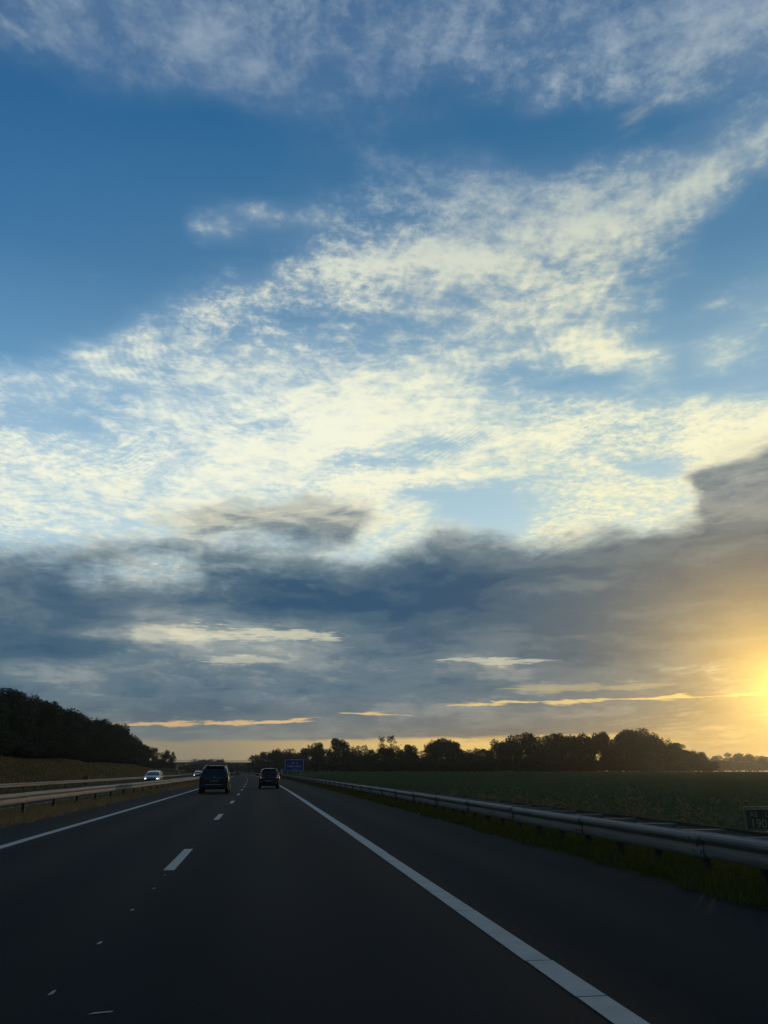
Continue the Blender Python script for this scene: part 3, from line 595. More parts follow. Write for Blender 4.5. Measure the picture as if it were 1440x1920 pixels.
FAR_HEDGE = [(218.7,538.2,6.2,11.1,0),(223.8,540.2,5.5,11.2,0),(228.2,540.3,6.8,11.2,0),(237.1,550.9,6.3,11.4,0),(241.9,551.8,6.8,11.5,0),(237.1,531.2,7.3,11.1,0),(238.3,524.4,7.3,10.9,0),(251.1,542.9,5.5,11.3,0),(246.5,523.7,7.0,10.9,0),(258.5,540.1,6.6,11.3,0),(262.2,538.5,5.4,11.3,0),(256.1,517.4,5.9,10.8,0),(260.2,517.2,6.4,10.8,0),(269.7,527.5,6.2,11.1,0),(267.8,515.6,6.9,10.8,0),(267.5,506.8,5.3,10.7,0),(285.4,532.4,5.4,11.2,0),(280.0,514.5,4.9,10.9,0),(286.8,519.0,6.0,11.0,0),(297.0,529.6,5.9,11.2,0),(288.2,506.5,5.6,10.7,0),(294.7,510.4,5.1,10.8,0),(302.3,516.1,5.9,10.9,0),(306.3,515.6,7.6,10.9,0),(304.3,505.1,5.6,10.7,0),(306.8,502.3,6.0,10.7,0),(311.2,502.5,6.9,10.7,0),(313.7,499.7,7.3,10.7,0),(315.6,496.1,5.6,10.6,0),(328.7,509.8,6.0,10.9,0),(315.5,483.0,4.9,10.3,0),(328.0,495.7,5.2,10.6,0),(325.7,485.9,7.1,10.4,0),(322.8,475.6,6.5,10.2,0),(343.0,499.0,6.0,10.7,0),(344.7,495.2,6.5,10.7,0),(332.3,471.5,5.3,10.2,0),(344.7,483.3,5.0,10.4,0),(349.9,484.7,4.8,10.5,0),(344.7,471.8,5.2,10.2,0),(360.0,486.9,5.2,10.5,0),(352.1,470.6,4.9,10.2,0),(355.7,470.0,5.2,10.2,0),(348.6,455.4,6.7,9.9,0),(354.6,458.0,6.8,10.0,0),(363.7,464.4,6.7,10.1,0),(367.1,463.6,5.3,10.1,0),(372.2,464.7,6.0,10.1,0),(370.5,457.5,6.2,10.0,0),(371.5,453.8,5.1,9.9,0),(385.3,465.6,6.7,10.2,0),(375.5,448.9,5.1,9.8,0),(381.6,451.4,6.0,9.9,0),(376.8,441.0,5.4,9.7,0),(378.7,438.7,6.8,9.7,0),(379.4,434.9,4.9,9.6,0),(382.9,434.4,5.7,9.6,0),(384.5,431.8,6.2,9.5,0)]
BRIDGE_ROW = [(-47.7,615.3,11.1,15.0,'dome'),(-41.0,608.7,10.3,12.5,2),(-34.3,604.9,11.0,15.6,'dome'),(-57.2,605.6,5.4,11.6,0),(-25.7,609.5,6.2,15.8,1),(-18.2,619.4,5.9,13.6,2),(-12.4,606.7,6.9,11.8,3),(-62.5,602.4,5.0,11.6,0),(-31.1,617.7,5.9,15.9,2),(-67.5,568.2,6.3,10.9,9),(-62.3,550.7,6.6,10.6,9),(-56.8,528.6,6.0,10.1,9),(-55.1,540.3,5.3,10.4,9),(-53.5,555.9,6.6,10.7,9),(-51.2,565.0,6.6,10.9,9),(-45.5,535.5,6.1,10.3,9),(-45.4,571.9,6.8,11.0,9),(-42.4,575.7,6.6,11.1,9),(-39.8,584.6,6.4,11.3,9),(-33.9,543.9,6.2,10.5,9),(-32.8,578.0,6.6,11.2,9),(-28.1,550.0,5.9,10.6,9),(-25.8,570.4,6.8,11.1,9),(-22.4,565.1,5.5,11.0,9),(-18.0,531.5,6.5,10.3,9),(-15.2,540.0,6.5,10.5,9),(-11.9,533.1,6.5,10.4,9),(-9.7,583.9,6.1,11.4,9),(-6.4,588.4,6.8,11.5,9)]
LEFT_ROW = [(-39.3,58,13.8,9.3,0),(-38.7,64.1,13.5,8.0,2),(-39.6,69.6,13.2,8.4,4),(-38.4,76.7,12.5,8.8,3),(-39.4,84.3,14.0,7.9,3),(-39.7,90.6,13.6,7.9,1),(-39.1,97.1,14.0,8.7,3),(-40.5,102.1,13.7,9.1,0),(-39.4,109.4,12.4,7.6,0),(-39.1,117.2,13.1,9.2,2),(-41.3,125.3,12.6,9.0,0),(-40.7,131.3,13.1,9.1,1),(-41.4,136.9,14.1,8.6,4),(-41.4,145.0,14.4,7.5,4),(-40.6,151.5,13.6,7.8,4),(-40.9,159.0,14.2,7.1,0),(-40.1,165.8,13.6,9.4,2),(-41.2,170.9,13.9,9.1,4),(-41.3,176.2,13.6,8.7,3),(-41.5,183.0,13.6,9.1,4),(-41.8,189.3,13.7,7.0,2),(-42.8,196.6,13.9,8.2,0),(-41.5,204.4,13.8,9.0,0),(-42.9,211.3,14.2,9.5,2),(-42.5,216.9,14.3,7.8,1),(-41.7,224.2,13.9,8.5,4),(-43.2,231.8,14.6,8.6,3),(-42.4,238.3,14.5,9.5,0),(-42.2,244.1,14.2,7.2,1),(-43.4,249.9,14.6,7.1,1),(-43.8,255.7,14.4,8.9,2),(-44.0,261.0,13.7,8.1,1),(-43.4,266.4,12.7,9.4,2),(-44.5,274.3,12.8,8.2,4),(-43.5,279.9,11.7,7.1,2),(-44.2,287.7,11.5,7.6,4),(-46.0,292.6,12.5,8.3,1),(-46.6,300.6,12.2,9.0,2),(-45.1,308.6,10.4,7.1,1),(-46.6,314.3,11.0,9.1,4)]
LEFT_BACK = [(-46.2,60,12.8,7.6,3),(-45.9,67.7,12.3,8.1,1),(-44.7,77.3,12.7,7.3,3),(-44.7,85.4,13.3,7.7,1),(-45.6,91.5,12.3,9.0,3),(-45.3,99.4,14.1,9.0,4),(-46.1,107.5,13.5,7.7,0),(-44.8,116.2,13.3,8.0,2),(-46.6,124.0,12.7,7.7,4),(-46.7,130.6,13.2,8.0,1),(-45.4,139.9,13.4,7.1,4),(-47.5,148.3,12.5,9.0,2),(-46.3,154.7,15.1,8.3,3),(-45.9,161.5,15.3,8.0,3),(-47.6,168.8,15.7,9.4,2),(-47.1,177.2,15.3,8.0,3),(-48.5,187.1,16.3,7.5,0),(-48.7,195.9,15.3,7.3,0),(-46.9,205.7,14.3,8.1,3),(-48.8,213.5,14.9,7.4,3),(-49.4,223.4,14.8,7.4,3),(-48.5,232.1,14.9,7.1,1),(-48.7,239.3,15.1,7.4,4),(-49.4,249.1,15.4,7.3,3),(-50.8,255.9,15.9,7.3,2),(-50.3,262.4,15.5,7.2,1),(-50.5,268.4,15.8,8.2,0),(-49.4,275.8,15.5,8.8,2),(-50.2,283.7,15.8,9.1,3),(-51.2,292.0,16.1,8.1,4),(-51.7,299.8,15.7,7.7,1),(-50.9,307.0,14.0,7.8,1),(-51.8,313.5,14.3,8.5,1),(-53.5,320.0,14.9,9.0,4)]
LEFT_SHRUBS = [(-36.4,62,0,5.0,0),(-36.4,65.1,0,4.4,0),(-36.4,68.4,0,4.1,0),(-36.8,72.1,0,4.1,0),(-36.4,75.7,0,5.5,0),(-36.1,80.1,0,5.2,0),(-35.9,83.5,0,4.0,0),(-36.7,86.7,0,5.0,0),(-36.5,90.2,0,4.1,0),(-36.9,94.6,0,4.5,0),(-36.3,98.4,0,5.5,0),(-37.0,102.2,0,4.7,0),(-37.1,105.3,0,5.2,0),(-37.8,109.5,0,5.2,0),(-36.3,113.1,0,4.2,0),(-37.1,116.4,0,5.3,0),(-36.6,120.0,0,4.9,0),(-37.6,123.6,0,4.5,0),(-37.6,127.2,0,4.8,0),(-37.3,131.5,0,3.8,0),(-37.7,134.8,0,4.7,0),(-38.2,138.0,0,4.1,0),(-38.4,141.5,0,4.6,0),(-37.7,145.8,0,5.0,0),(-37.3,150.1,0,5.3,0),(-37.6,153.7,0,3.7,0),(-38.2,158.1,0,4.5,0),(-38.4,162.4,0,3.9,0),(-38.0,166.6,0,3.7,0),(-38.5,169.7,0,3.5,0),(-38.9,173.9,0,4.0,0),(-38.4,177.5,0,4.4,0),(-38.3,181.5,0,4.4,0),(-37.9,184.6,0,4.9,0),(-38.8,187.7,0,5.0,0),(-39.5,192.2,0,3.5,0),(-39.1,195.9,0,5.3,0),(-39.3,200.2,0,4.3,0),(-38.6,204.0,0,3.9,0),(-39.9,207.6,0,4.8,0),(-38.7,210.7,0,4.5,0),(-40.2,214.5,0,4.0,0),(-39.0,218.2,0,4.6,0),(-38.9,221.7,0,4.8,0),(-40.3,225.5,0,4.1,0),(-40.6,229.8,0,4.6,0),(-40.3,233.7,0,5.0,0),(-39.7,238.1,0,5.0,0),(-41.1,241.4,0,4.4,0),(-41.0,244.9,0,5.2,0),(-40.1,248.2,0,5.4,0),(-40.1,251.4,0,4.3,0),(-41.3,254.7,0,3.6,0),(-41.2,258.4,0,5.2,0),(-41.8,262.7,0,4.3,0),(-41.8,266.3,0,4.0,0),(-41.1,269.7,0,4.2,0),(-42.0,272.8,0,4.4,0),(-42.1,276.7,0,4.9,0),(-41.5,280.0,0,4.7,0),(-41.5,283.3,0,4.3,0),(-41.9,287.1,0,4.8,0),(-42.9,290.7,0,5.1,0),(-42.4,295.0,0,4.7,0),(-41.9,298.4,0,4.9,0),(-42.2,301.8,0,5.5,0),(-42.1,305.3,0,4.5,0),(-42.7,308.6,0,4.2,0),(-43.0,312.7,0,3.7,0),(-42.8,316.4,0,4.5,0),(-42.9,320.3,0,4.4,0),(-43.6,324.0,0,5.1,0),(-44.5,327.3,0,5.0,0)]
LEFT_END = [(-45.3,318.8,11.4,5.3,2),(-44.7,327.0,10.9,5.0,0),(-45.3,342.0,10.7,5.7,1),(-44.8,357.2,9.6,5.5,3),(-45.6,392.4,11.4,6.5,2),(-43.7,397.6,10.3,4.6,0),(-44.8,369.3,9.0,5.2,3)]
UNDERGROWTH = [(-42.1,60,0,6.3,0),(-41.7,64.4,0,6.5,0),(-41.4,68.8,0,5.1,0),(-41.6,72.0,0,6.0,0),(-41.9,75.7,0,5.6,0),(-41.6,79.3,0,5.6,0),(-42.6,83.0,0,5.6,0),(-41.7,86.7,0,4.8,0),(-42.6,90.4,0,5.3,0),(-42.8,94.4,0,4.6,0),(-42.7,98.3,0,5.5,0),(-42.9,101.7,0,5.6,0),(-41.7,106.2,0,5.5,0),(-43.1,110.0,0,5.1,0),(-41.7,113.6,0,4.7,0),(-42.5,118.1,0,5.4,0),(-41.8,121.7,0,4.9,0),(-42.6,125.7,0,4.9,0),(-41.9,129.2,0,6.1,0),(-42.1,133.4,0,4.7,0),(-42.5,137.6,0,5.0,0),(-42.2,141.5,0,5.2,0),(-43.6,145.7,0,5.8,0),(-43.1,149.3,0,5.2,0),(-42.8,153.7,0,5.5,0),(-43.4,157.9,0,6.1,0),(-43.3,161.5,0,5.7,0),(-44.2,165.2,0,4.8,0),(-44.0,169.3,0,6.0,0),(-42.9,173.2,0,6.2,0),(-44.0,177.4,0,4.6,0),(-43.5,181.4,0,6.3,0),(-44.5,184.9,0,6.5,0),(-44.1,189.1,0,6.0,0),(-44.1,192.5,0,5.8,0),(-44.8,196.6,0,4.8,0),(-43.8,200.6,0,4.8,0),(-45.1,203.9,0,6.1,0),(-44.6,207.6,0,6.5,0),(-45.1,211.7,0,5.9,0),(-45.1,214.9,0,5.9,0),(-45.7,218.3,0,5.5,0),(-44.3,222.0,0,4.7,0),(-45.3,226.3,0,6.1,0),(-45.0,230.1,0,5.2,0),(-45.5,233.6,0,6.1,0),(-46.0,237.3,0,5.3,0),(-45.9,240.6,0,5.6,0),(-45.6,244.6,0,5.1,0),(-46.6,247.8,0,5.2,0),(-45.9,251.3,0,5.0,0),(-46.0,255.6,0,5.8,0),(-46.3,259.8,0,5.4,0),(-47.2,263.4,0,6.1,0),(-47.2,267.3,0,6.4,0),(-46.6,271.4,0,5.4,0),(-46.1,274.7,0,4.8,0),(-46.2,278.4,0,4.7,0),(-47.2,282.3,0,5.0,0),(-47.5,286.8,0,4.5,0),(-48.3,290.7,0,5.9,0),(-47.1,295.1,0,4.6,0),(-48.2,299.3,0,5.4,0),(-48.4,302.9,0,4.8,0),(-48.9,307.0,0,6.4,0),(-47.6,310.2,0,4.9,0),(-48.1,313.5,0,5.6,0),(-48.7,317.8,0,5.8,0),(-48.6,321.1,0,5.5,0),(-49.9,325.7,0,4.6,0),(-48.6,329.8,0,5.3,0),(-48.2,60,0,5.3,0),(-48.1,63.9,0,4.6,0),(-47.9,67.5,0,5.0,0),(-48.8,71.3,0,5.2,0),(-48.0,75.5,0,6.4,0),(-48.9,79.3,0,5.2,0),(-48.9,82.6,0,5.7,0),(-49.0,86.7,0,4.9,0),(-49.1,90.0,0,5.5,0),(-48.0,93.6,0,5.6,0),(-48.8,97.2,0,4.6,0),(-48.3,101.5,0,5.2,0),(-49.2,105.7,0,4.9,0),(-49.3,109.2,0,5.7,0),(-48.6,113.3,0,4.7,0),(-49.0,117.6,0,5.3,0),(-49.2,121.5,0,4.9,0),(-48.9,125.2,0,5.9,0),(-49.7,129.7,0,6.3,0),(-48.9,134.0,0,6.5,0),(-48.9,137.4,0,6.3,0),(-49.3,140.8,0,6.4,0),(-48.9,144.4,0,6.3,0),(-50.1,148.2,0,4.9,0),(-49.8,152.6,0,5.1,0),(-49.1,156.4,0,5.0,0),(-49.1,159.6,0,5.1,0),(-49.1,163.4,0,5.1,0),(-49.4,166.7,0,5.0,0),(-49.4,170.2,0,5.0,0),(-50.4,174.6,0,5.1,0),(-50.2,178.1,0,5.6,0),(-50.4,181.9,0,5.1,0),(-49.8,186.3,0,6.0,0),(-51.3,190.6,0,5.0,0),(-51.2,194.1,0,6.4,0),(-50.2,198.6,0,5.6,0),(-51.0,201.9,0,4.6,0),(-51.4,206.4,0,5.1,0),(-51.7,210.9,0,6.3,0),(-51.0,214.6,0,4.7,0),(-51.6,219.0,0,5.2,0),(-51.4,223.1,0,5.0,0),(-51.5,226.5,0,4.5,0),(-52.1,230.9,0,4.8,0),(-52.5,234.6,0,5.1,0),(-52.2,238.6,0,5.2,0),(-52.2,242.2,0,6.1,0),(-51.9,246.0,0,5.5,0),(-53.0,249.3,0,6.2,0),(-52.8,253.2,0,5.5,0),(-52.9,257.6,0,5.2,0),(-53.7,261.3,0,5.6,0),(-53.0,265.2,0,5.4,0),(-52.8,269.0,0,4.9,0),(-54.0,273.6,0,6.2,0),(-53.0,277.1,0,5.0,0),(-53.5,280.4,0,6.2,0),(-53.2,284.8,0,6.5,0),(-54.1,288.0,0,4.7,0),(-54.2,292.3,0,6.0,0),(-53.5,296.6,0,5.9,0),(-54.4,301.0,0,4.7,0),(-55.3,305.5,0,4.7,0),(-55.2,309.8,0,5.8,0),(-55.5,313.1,0,5.9,0),(-55.1,316.3,0,6.4,0),(-55.0,319.8,0,6.0,0),(-55.1,323.9,0,5.9,0),(-56.1,327.1,0,5.6,0),(42.6,315.0,5.9,9.2,0),(46.5,317.1,5.5,9.3,0),(49.7,314.7,5.7,9.2,0),(52.9,312.2,6.6,9.2,0),(55.8,308.6,6.5,9.1,0),(59.6,309.5,5.0,9.1,0),(62.7,307.1,5.7,9.1,0),(66.0,305.9,5.5,9.0,0),(68.6,301.9,5.6,8.9,0),(72.3,302.4,4.8,9.0,0),(74.2,295.7,6.1,8.8,0),(77.0,293.2,5.1,8.7,0),(80.0,291.5,5.5,8.7,0),(84.3,294.4,5.7,8.8,0),(86.8,291.1,5.8,8.7,0),(88.5,285.2,5.2,8.5,0),(92.9,288.5,5.5,8.6,0),(93.5,279.8,5.2,8.4,0),(96.6,279.1,4.6,8.4,0),(102.2,285.4,4.8,8.6,0),(104.0,280.7,4.8,8.5,0),(110.2,287.9,4.9,8.7,0),(113.7,287.8,5.4,8.7,0),(115.8,284.4,6.4,8.6,0),(121.7,290.1,6.2,8.8,0),(123.2,285.3,5.1,8.7,0),(128.7,289.8,5.5,8.8,0),(133.5,292.3,6.7,8.9,0),(134.4,286.4,6.3,8.8,0),(138.4,287.3,6.3,8.8,0),(142.3,287.9,5.1,8.8,0),(149.0,294.1,6.3,9.0,0),(151.3,291.2,6.7,9.0,0),(154.7,290.7,5.3,9.0,0),(158.6,291.0,6.7,9.0,0),(161.5,289.5,6.0,9.0,0),(168.0,294.4,5.6,9.1,0),(168.8,289.4,5.8,9.0,0)]

M_bark = simple('bark', (0.055, 0.045, 0.035), 0.95, var=0.5, scale=3.0)
def foliage(name, c1, c2, c3):
    m, nt, b = newmat(name); p = geo_pos(nt)
    oi = nt.nodes.new('ShaderNodeObjectInfo'); a = noise(nt, p, 0.8, 4, 0.6); f = noise(nt, p, 5.0, 2, 0.6)
    c = mixc(nt, a.ss(0.35, 0.65), c1, c2); c = mixc(nt, (N(nt, oi.outputs['Random']) * 0.6 + f * 0.3), c, c3)
    nt.links.new(c.s, b.inputs['Base Color']); b.inputs['Roughness'].default_value = 0.7; b.inputs['Specular IOR Level'].default_value = 0.2
    tr = nt.nodes.new('ShaderNodeBsdfTranslucent'); nt.links.new(c.s, tr.inputs[0])
    mx = nt.nodes.new('ShaderNodeMixShader'); mx.inputs[0].default_value = 0.2
    nt.links.new(b.outputs[0], mx.inputs[1]); nt.links.new(tr.outputs[0], mx.inputs[2]); nt.links.new(mx.outputs[0], nt.nodes['Material Output'].inputs[0])
    return m
M_leaf = foliage('leaves', (0.024, 0.040, 0.016), (0.038, 0.056, 0.020), (0.032, 0.040, 0.018))
def limb(V, F, a, b, r0, r1, n=6, bendv=None):
    a, b = Vector(a), Vector(b); d = (b - a).normalized(); u = d.orthogonal().normalized(); w = d.cross(u); seg = 4; o = len(V)
    for i in range(seg + 1):
        t = i / seg; p = a.lerp(b, t) + (bendv * math.sin(t * math.pi) if bendv is not None else Vector()); r = r0 + (r1 - r0) * t
        for k in range(n): V.append(p + (u * math.cos(6.283 * k / n) + w * math.sin(6.283 * k / n)) * r)
    for i in range(seg):
        for k in range(n): F.append((o + i * n + k, o + i * n + (k + 1) % n, o + (i + 1) * n + (k + 1) % n, o + (i + 1) * n + k))
# prototypes are 1 unit tall and 1 unit wide; x,y scale = crown width, z scale = height
def proto(seed, lobes, leaves, leaf, shape, trunk_h=0.22):
    r = random.Random(seed); g = np.random.default_rng(seed)
    L = []
    for i in range(lobes):
        t = (i + .5) / lobes; z = 0.0
        if shape == 'round': z = r.uniform(.18, .88); rad = .34 * math.sqrt(max(.05, 1 - ((z - .5) / .52) ** 2))
        elif shape == 'dome': z = r.uniform(.15, .84); rad = .42 * math.sqrt(max(.06, 1 - ((z - .30) / .66) ** 2))
        elif shape == 'tall': z = r.uniform(.15, .90); rad = .36 * math.sqrt(max(.05, 1 - ((z - .48) / .56) ** 2))
        elif shape == 'airy': z = r.uniform(.42, .90); rad = .40 * math.sqrt(max(.08, 1 - ((z - .66) / .34) ** 2))
        elif shape == 'shrub': z = r.uniform(.15, .80); rad = .40 * math.sqrt(max(.08, 1 - ((z - .2) / .75) ** 2))
        a = r.uniform(0, 6.283); q = rad * math.sqrt(r.uniform(.05, 1))
        s = r.uniform(.10, .19) if shape != 'airy' else r.uniform(.055, .10)
        L.append((q * math.cos(a), q * math.sin(a), z, s, s * r.uniform(.55, .85)))
    # a few sprigs that break the outline
    L += [(x + r.gauss(0, .05), y + r.gauss(0, .05), min(.965, z + s2 * r.uniform(.8, 1.2)), r.uniform(.02, .045), r.uniform(.02, .05)) for x, y, z, s, s2 in L if z > .5 or r.random() < .4]
    A = np.array(L); wt = (A[:, 3] ** 2); wt /= wt.sum(); idx = g.choice(len(A), leaves, p=wt); B = A[idx]
    d = g.normal(size=(leaves, 3)); d /= np.linalg.norm(d, axis=1)[:, None]; rr = g.uniform(.35, 1.0, leaves)[:, None] ** .6 * g.uniform(.9, 1.12, (leaves, 1))
    C = B[:, :3] + d * rr * np.stack([B[:, 3], B[:, 3], B[:, 4]], 1)
    C[:, 2] = np.clip(C[:, 2], .02 if shape == 'shrub' else .07, 1.0)
    n = g.normal(size=(leaves, 3)); n[:, 2] += .3; n /= np.linalg.norm(n, axis=1)[:, None]
    u = np.cross(n, g.normal(size=(leaves, 3))); u /= np.linalg.norm(u, axis=1)[:, None]; v = np.cross(n, u)
    sz = leaf * g.uniform(.5, 1.35, leaves)[:, None]
    k = np.array([1, 1, .75])
    V = np.stack([C - u * sz * k, C + v * sz * .55 * k, C + u * sz * k, C - v * sz * .55 * k], 1).reshape(-1, 3)
    F = np.arange(leaves * 4).reshape(-1, 4)
    crown = np_mesh('crown', V, F, M_leaf)
    TV, TF = [], []; limb(TV, TF, (0, 0, -.03), (r.gauss(0, .01), r.gauss(0, .01), .62), .022, .008, 8, Vector((r.gauss(0, .01), r.gauss(0, .01), 0)))
    for i in range(9 if shape != 'airy' else 16):
        x, y, z, s, s2 = L[r.randrange(lobes)]; z0 = r.uniform(.18, max(.2, min(.55, z)))
        limb(TV, TF, (0, 0, z0), (x, y, z), .009, .002, 5, Vector((x, y, 0)) * .12)
    trunk = mesh('trunk', TV, TF, M_bark, True)
    return trunk, crown
PROTO = {0: proto(1, 26, 8200, .019, 'round'), 1: proto(2, 24, 8200, .019, 'tall'), 2: proto(3, 30, 8200, .019, 'dome'), 3: proto(4, 22, 7600, .019, 'round'),
         4: proto(5, 28, 8600, .019, 'tall'), 'dome': proto(6, 46, 12000, .017, 'dome'), 'airy': proto(7, 44, 5200, .014, 'airy'), 'tall': proto(8, 40, 11000, .017, 'tall'),
         'shrub': proto(9, 18, 4200, .030, 'shrub')}
def floor_at(x, y): return hgt(x - float(bend(y)), y)
def tree(t, label, group=None, shrub=False, name=None):
    x, y, ztop, wd, k = t
    z0 = floor_at(x, y) - .05
    h = max(2.0, ztop - z0) if not shrub or ztop > 0.5 else wd * rng.uniform(.55, .85)
    tm, cm = PROTO['shrub' if shrub else k]
    root = link(name or ('shrub' if shrub else 'tree'), None, None, (x, y, z0), rng.uniform(0, 6.28))
    wd2 = wd * (1.10 if not shrub else 1.25)
    root.scale = (wd2, wd2, h)
    tag(root, label, 'shrub' if shrub else 'tree', group)
    link('trunk', tm, root); link('crown', cm, root)
    return root
for i, t in enumerate(LEFT_ROW): tree(t, 'dark leafy tree in the front row along the top of the left embankment', 'trees in the front row on the left embankment')
for t in LEFT_BACK: tree(t, 'dark leafy tree in the back row along the top of the left embankment', 'trees in the back row on the left embankment')
for t in LEFT_SHRUBS: tree(t, 'low dark shrub at the foot of the trees on the left embankment', 'shrubs on the left embankment', True)
def undergrowth(spots):
    _, cm = proto(21, 14, 1100, .050, 'shrub'); base = np.zeros(len(cm.vertices) * 3, np.float32); cm.vertices.foreach_get('co', base); base = base.reshape(-1, 3)
    VV = []
    for x, y, zt, wd, k in spots:
        z0 = floor_at(x, y) - .05; h = max(2.0, zt - z0) if zt > .5 else wd * .7; a = rng.uniform(0, 6.28); c, s = math.cos(a), math.sin(a)
        b = base * np.array([wd * 1.25, wd * 1.25, h]); VV.append(np.stack([b[:, 0] * c - b[:, 1] * s + x, b[:, 0] * s + b[:, 1] * c + y, b[:, 2] + z0], 1))
    V = np.concatenate(VV); return link('undergrowth', np_mesh('undergrowth', V, np.arange(len(V)).reshape(-1, 4), M_leaf))
tag(undergrowth(UNDERGROWTH), 'dark tangled undergrowth filling the space between the tree trunks', 'undergrowth', kind='stuff')
for t, l in zip(LEFT_END, ('tree on the last rounded step down of the left wood', 'tree just past the last rounded step of the left wood', 'bushy tree at the low right end of the embankment row, first past the tall wood', 'low wide tree sinking towards the bridge at the end of the embankment row', 'rounded dark tree standing apart at the far end of the left embankment row', 'small slim tree just left of the far road bridge', 'short dark tree filling the end of the embankment row')): tree(t, l)
RIGHT_LABELS = ['low leftmost tree of the right tree line, beside the bridge end', 'rounded tree second from the bridge end of the right tree line', 'tree whose top rises between the bridge end and the right hand car', 'tree standing directly left of the blue motorway sign',
 'tree crown rising just above the blue motorway sign', 'tall narrow tree just right of the blue motorway sign', 'lower tree in the dip right of the narrow tree past the sign', 'tallest peaked tree between the blue sign and the airy tree', 'tree on the right shoulder of the peaked tree past the sign',
 'bushy round topped tree between the peaked tree and the airy tree', 'low tree in the dip directly left of the airy tree', 'airy open crowned tree with sky showing through, rising above the right tree line', 'dense low tree directly under the airy open crowned tree',
 'low tree directly right of the airy open crowned tree', 'bushy tree halfway between the airy tree and the dome shaped tree', 'low tree in the notch just left of the dome shaped tree', 'tree making the left shoulder of the dome shaped tree', 'broad dense dome shaped tree near the middle of the right tree line',
 'tree making the sloping right shoulder of the dome shaped tree', 'small low tree in the dip right of the dome shaped tree', 'pointed small tree standing alone between the dome tree and the tall clump', 'low tree in the gap directly left of the tall clump',
 'rounded tree forming the left end of the tall clump', 'second tree from the left end of the tall clump', 'third tree from the left end of the tall clump', 'fourth tree from the left end of the tall clump', 'flat topped tree left of the first sky gap in the tall clump',
 'tree directly right of the first sky gap in the tall clump', 'narrow tree left of the second sky gap in the tall clump', 'tree directly right of the second sky gap in the tall clump', 'slender topped tree two left of the highest crown in the clump', 'tree directly left of the highest crown in the clump',
 'highest crown of the big clump at the right end of the field', 'tree directly right of the highest crown in the clump', 'first step down on the right side of the tall clump', 'second step down on the right side of the tall clump', 'low tree near the sloping right tail of the clump', 'lowest tree at the far right tail of the clump']
for t, l in zip(RIGHT_ROW, RIGHT_LABELS): tree(t, l, 'trees of the line across the field')
for t in RIGHT_BACK: tree(t, 'dark tree filling in behind the tree line across the field', 'trees behind the field tree line')
for t in RIGHT_SHRUBS: tree(t, 'dark shrub at the foot of the tree line across the field', 'shrubs along the field edge', True)
for t in FAR_ROW:
    tree(t, 'hazy distant tree on the horizon below the sun', 'distant trees below the sun')
    tree((t[0] + rng.uniform(-8, 8), t[1] - rng.uniform(4, 12), 9.0, t[3] * 1.1, 0), 'hazy distant bush under the trees on the horizon below the sun', 'distant bushes below the sun', True)
for t in FAR_HEDGE: tree(t, 'hazy distant bush in the hedge at the far edge of the field', 'bushes of the far hedge', True)
for i, t in enumerate(BRIDGE_ROW):
    if i == 0: tree(t, 'rounded tree top showing above the middle of the road bridge, left one')
    elif i == 2: tree(t, 'rounded tree top showing above the middle of the road bridge, right one')
    elif t[4] == 9: tree(t, 'dark bushes in a line far beyond the road bridge', 'bushes beyond the bridge', True)
    else: tree(t, 'low dark tree far beyond the road bridge', 'low trees beyond the bridge')

# ================================================================ road bridge over the motorway
M_conc = simple('concrete', (0.17, 0.18, 0.17), 0.9, var=0.25, scale=1.5)
M_concd = simple('weathered_concrete', (0.10, 0.11, 0.11), 0.9, var=0.3, scale=1.0)
M_rail = simple('railing_paint', (0.10, 0.11, 0.12), 0.6)
bx0 = float(bend(BR_Y))
br = link('road_bridge', None, None, (bx0, BR_Y, 0)); tag(br, 'low concrete road bridge with thin railings crossing the motorway far ahead', 'bridge')
box('deck', -39, 13, -5.0, 5.0, 5.05, 5.75, M_concd, br)
box('fascia', -39, 13, -5.35, -5.02, 5.20, 6.10, M_conc, br); box('fascia', -39, 13, 5.02, 5.35, 5.20, 6.10, M_conc, br)
box('abutment', 8.3, 11.8, -6, 6, -.5, 5.04, M_conc, br); box('abutment', -37, -32.5, -5, 5, -.6, 5.04, M_conc, br)
for px in (-8.0, ): 
    for yy in (-3.4, 0, 3.4): cyl('pier', .42, .42, -.4, 4.55, M_conc, br, 16, loc=(px, yy, 0))
box('pier_cap', -8.6, -7.4, -4.4, 4.4, 4.55, 5.04, M_conc, br)
for sy in (-5.2, 5.2):
    rl = box('railing', -39, 13, sy - .03, sy + .03, 6.95, 7.03, M_rail, br); box('rail_bar', -39, 13, sy - .015, sy + .015, 6.5, 6.54, M_rail, rl)
    me = mesh('rail_post', *boxdata(-.03, .03, -.03, .03, 6.10, 6.95), M_rail)
    for k in range(27): link('rail_post', me, rl, (-38.8 + k * 1.98, sy, 0))

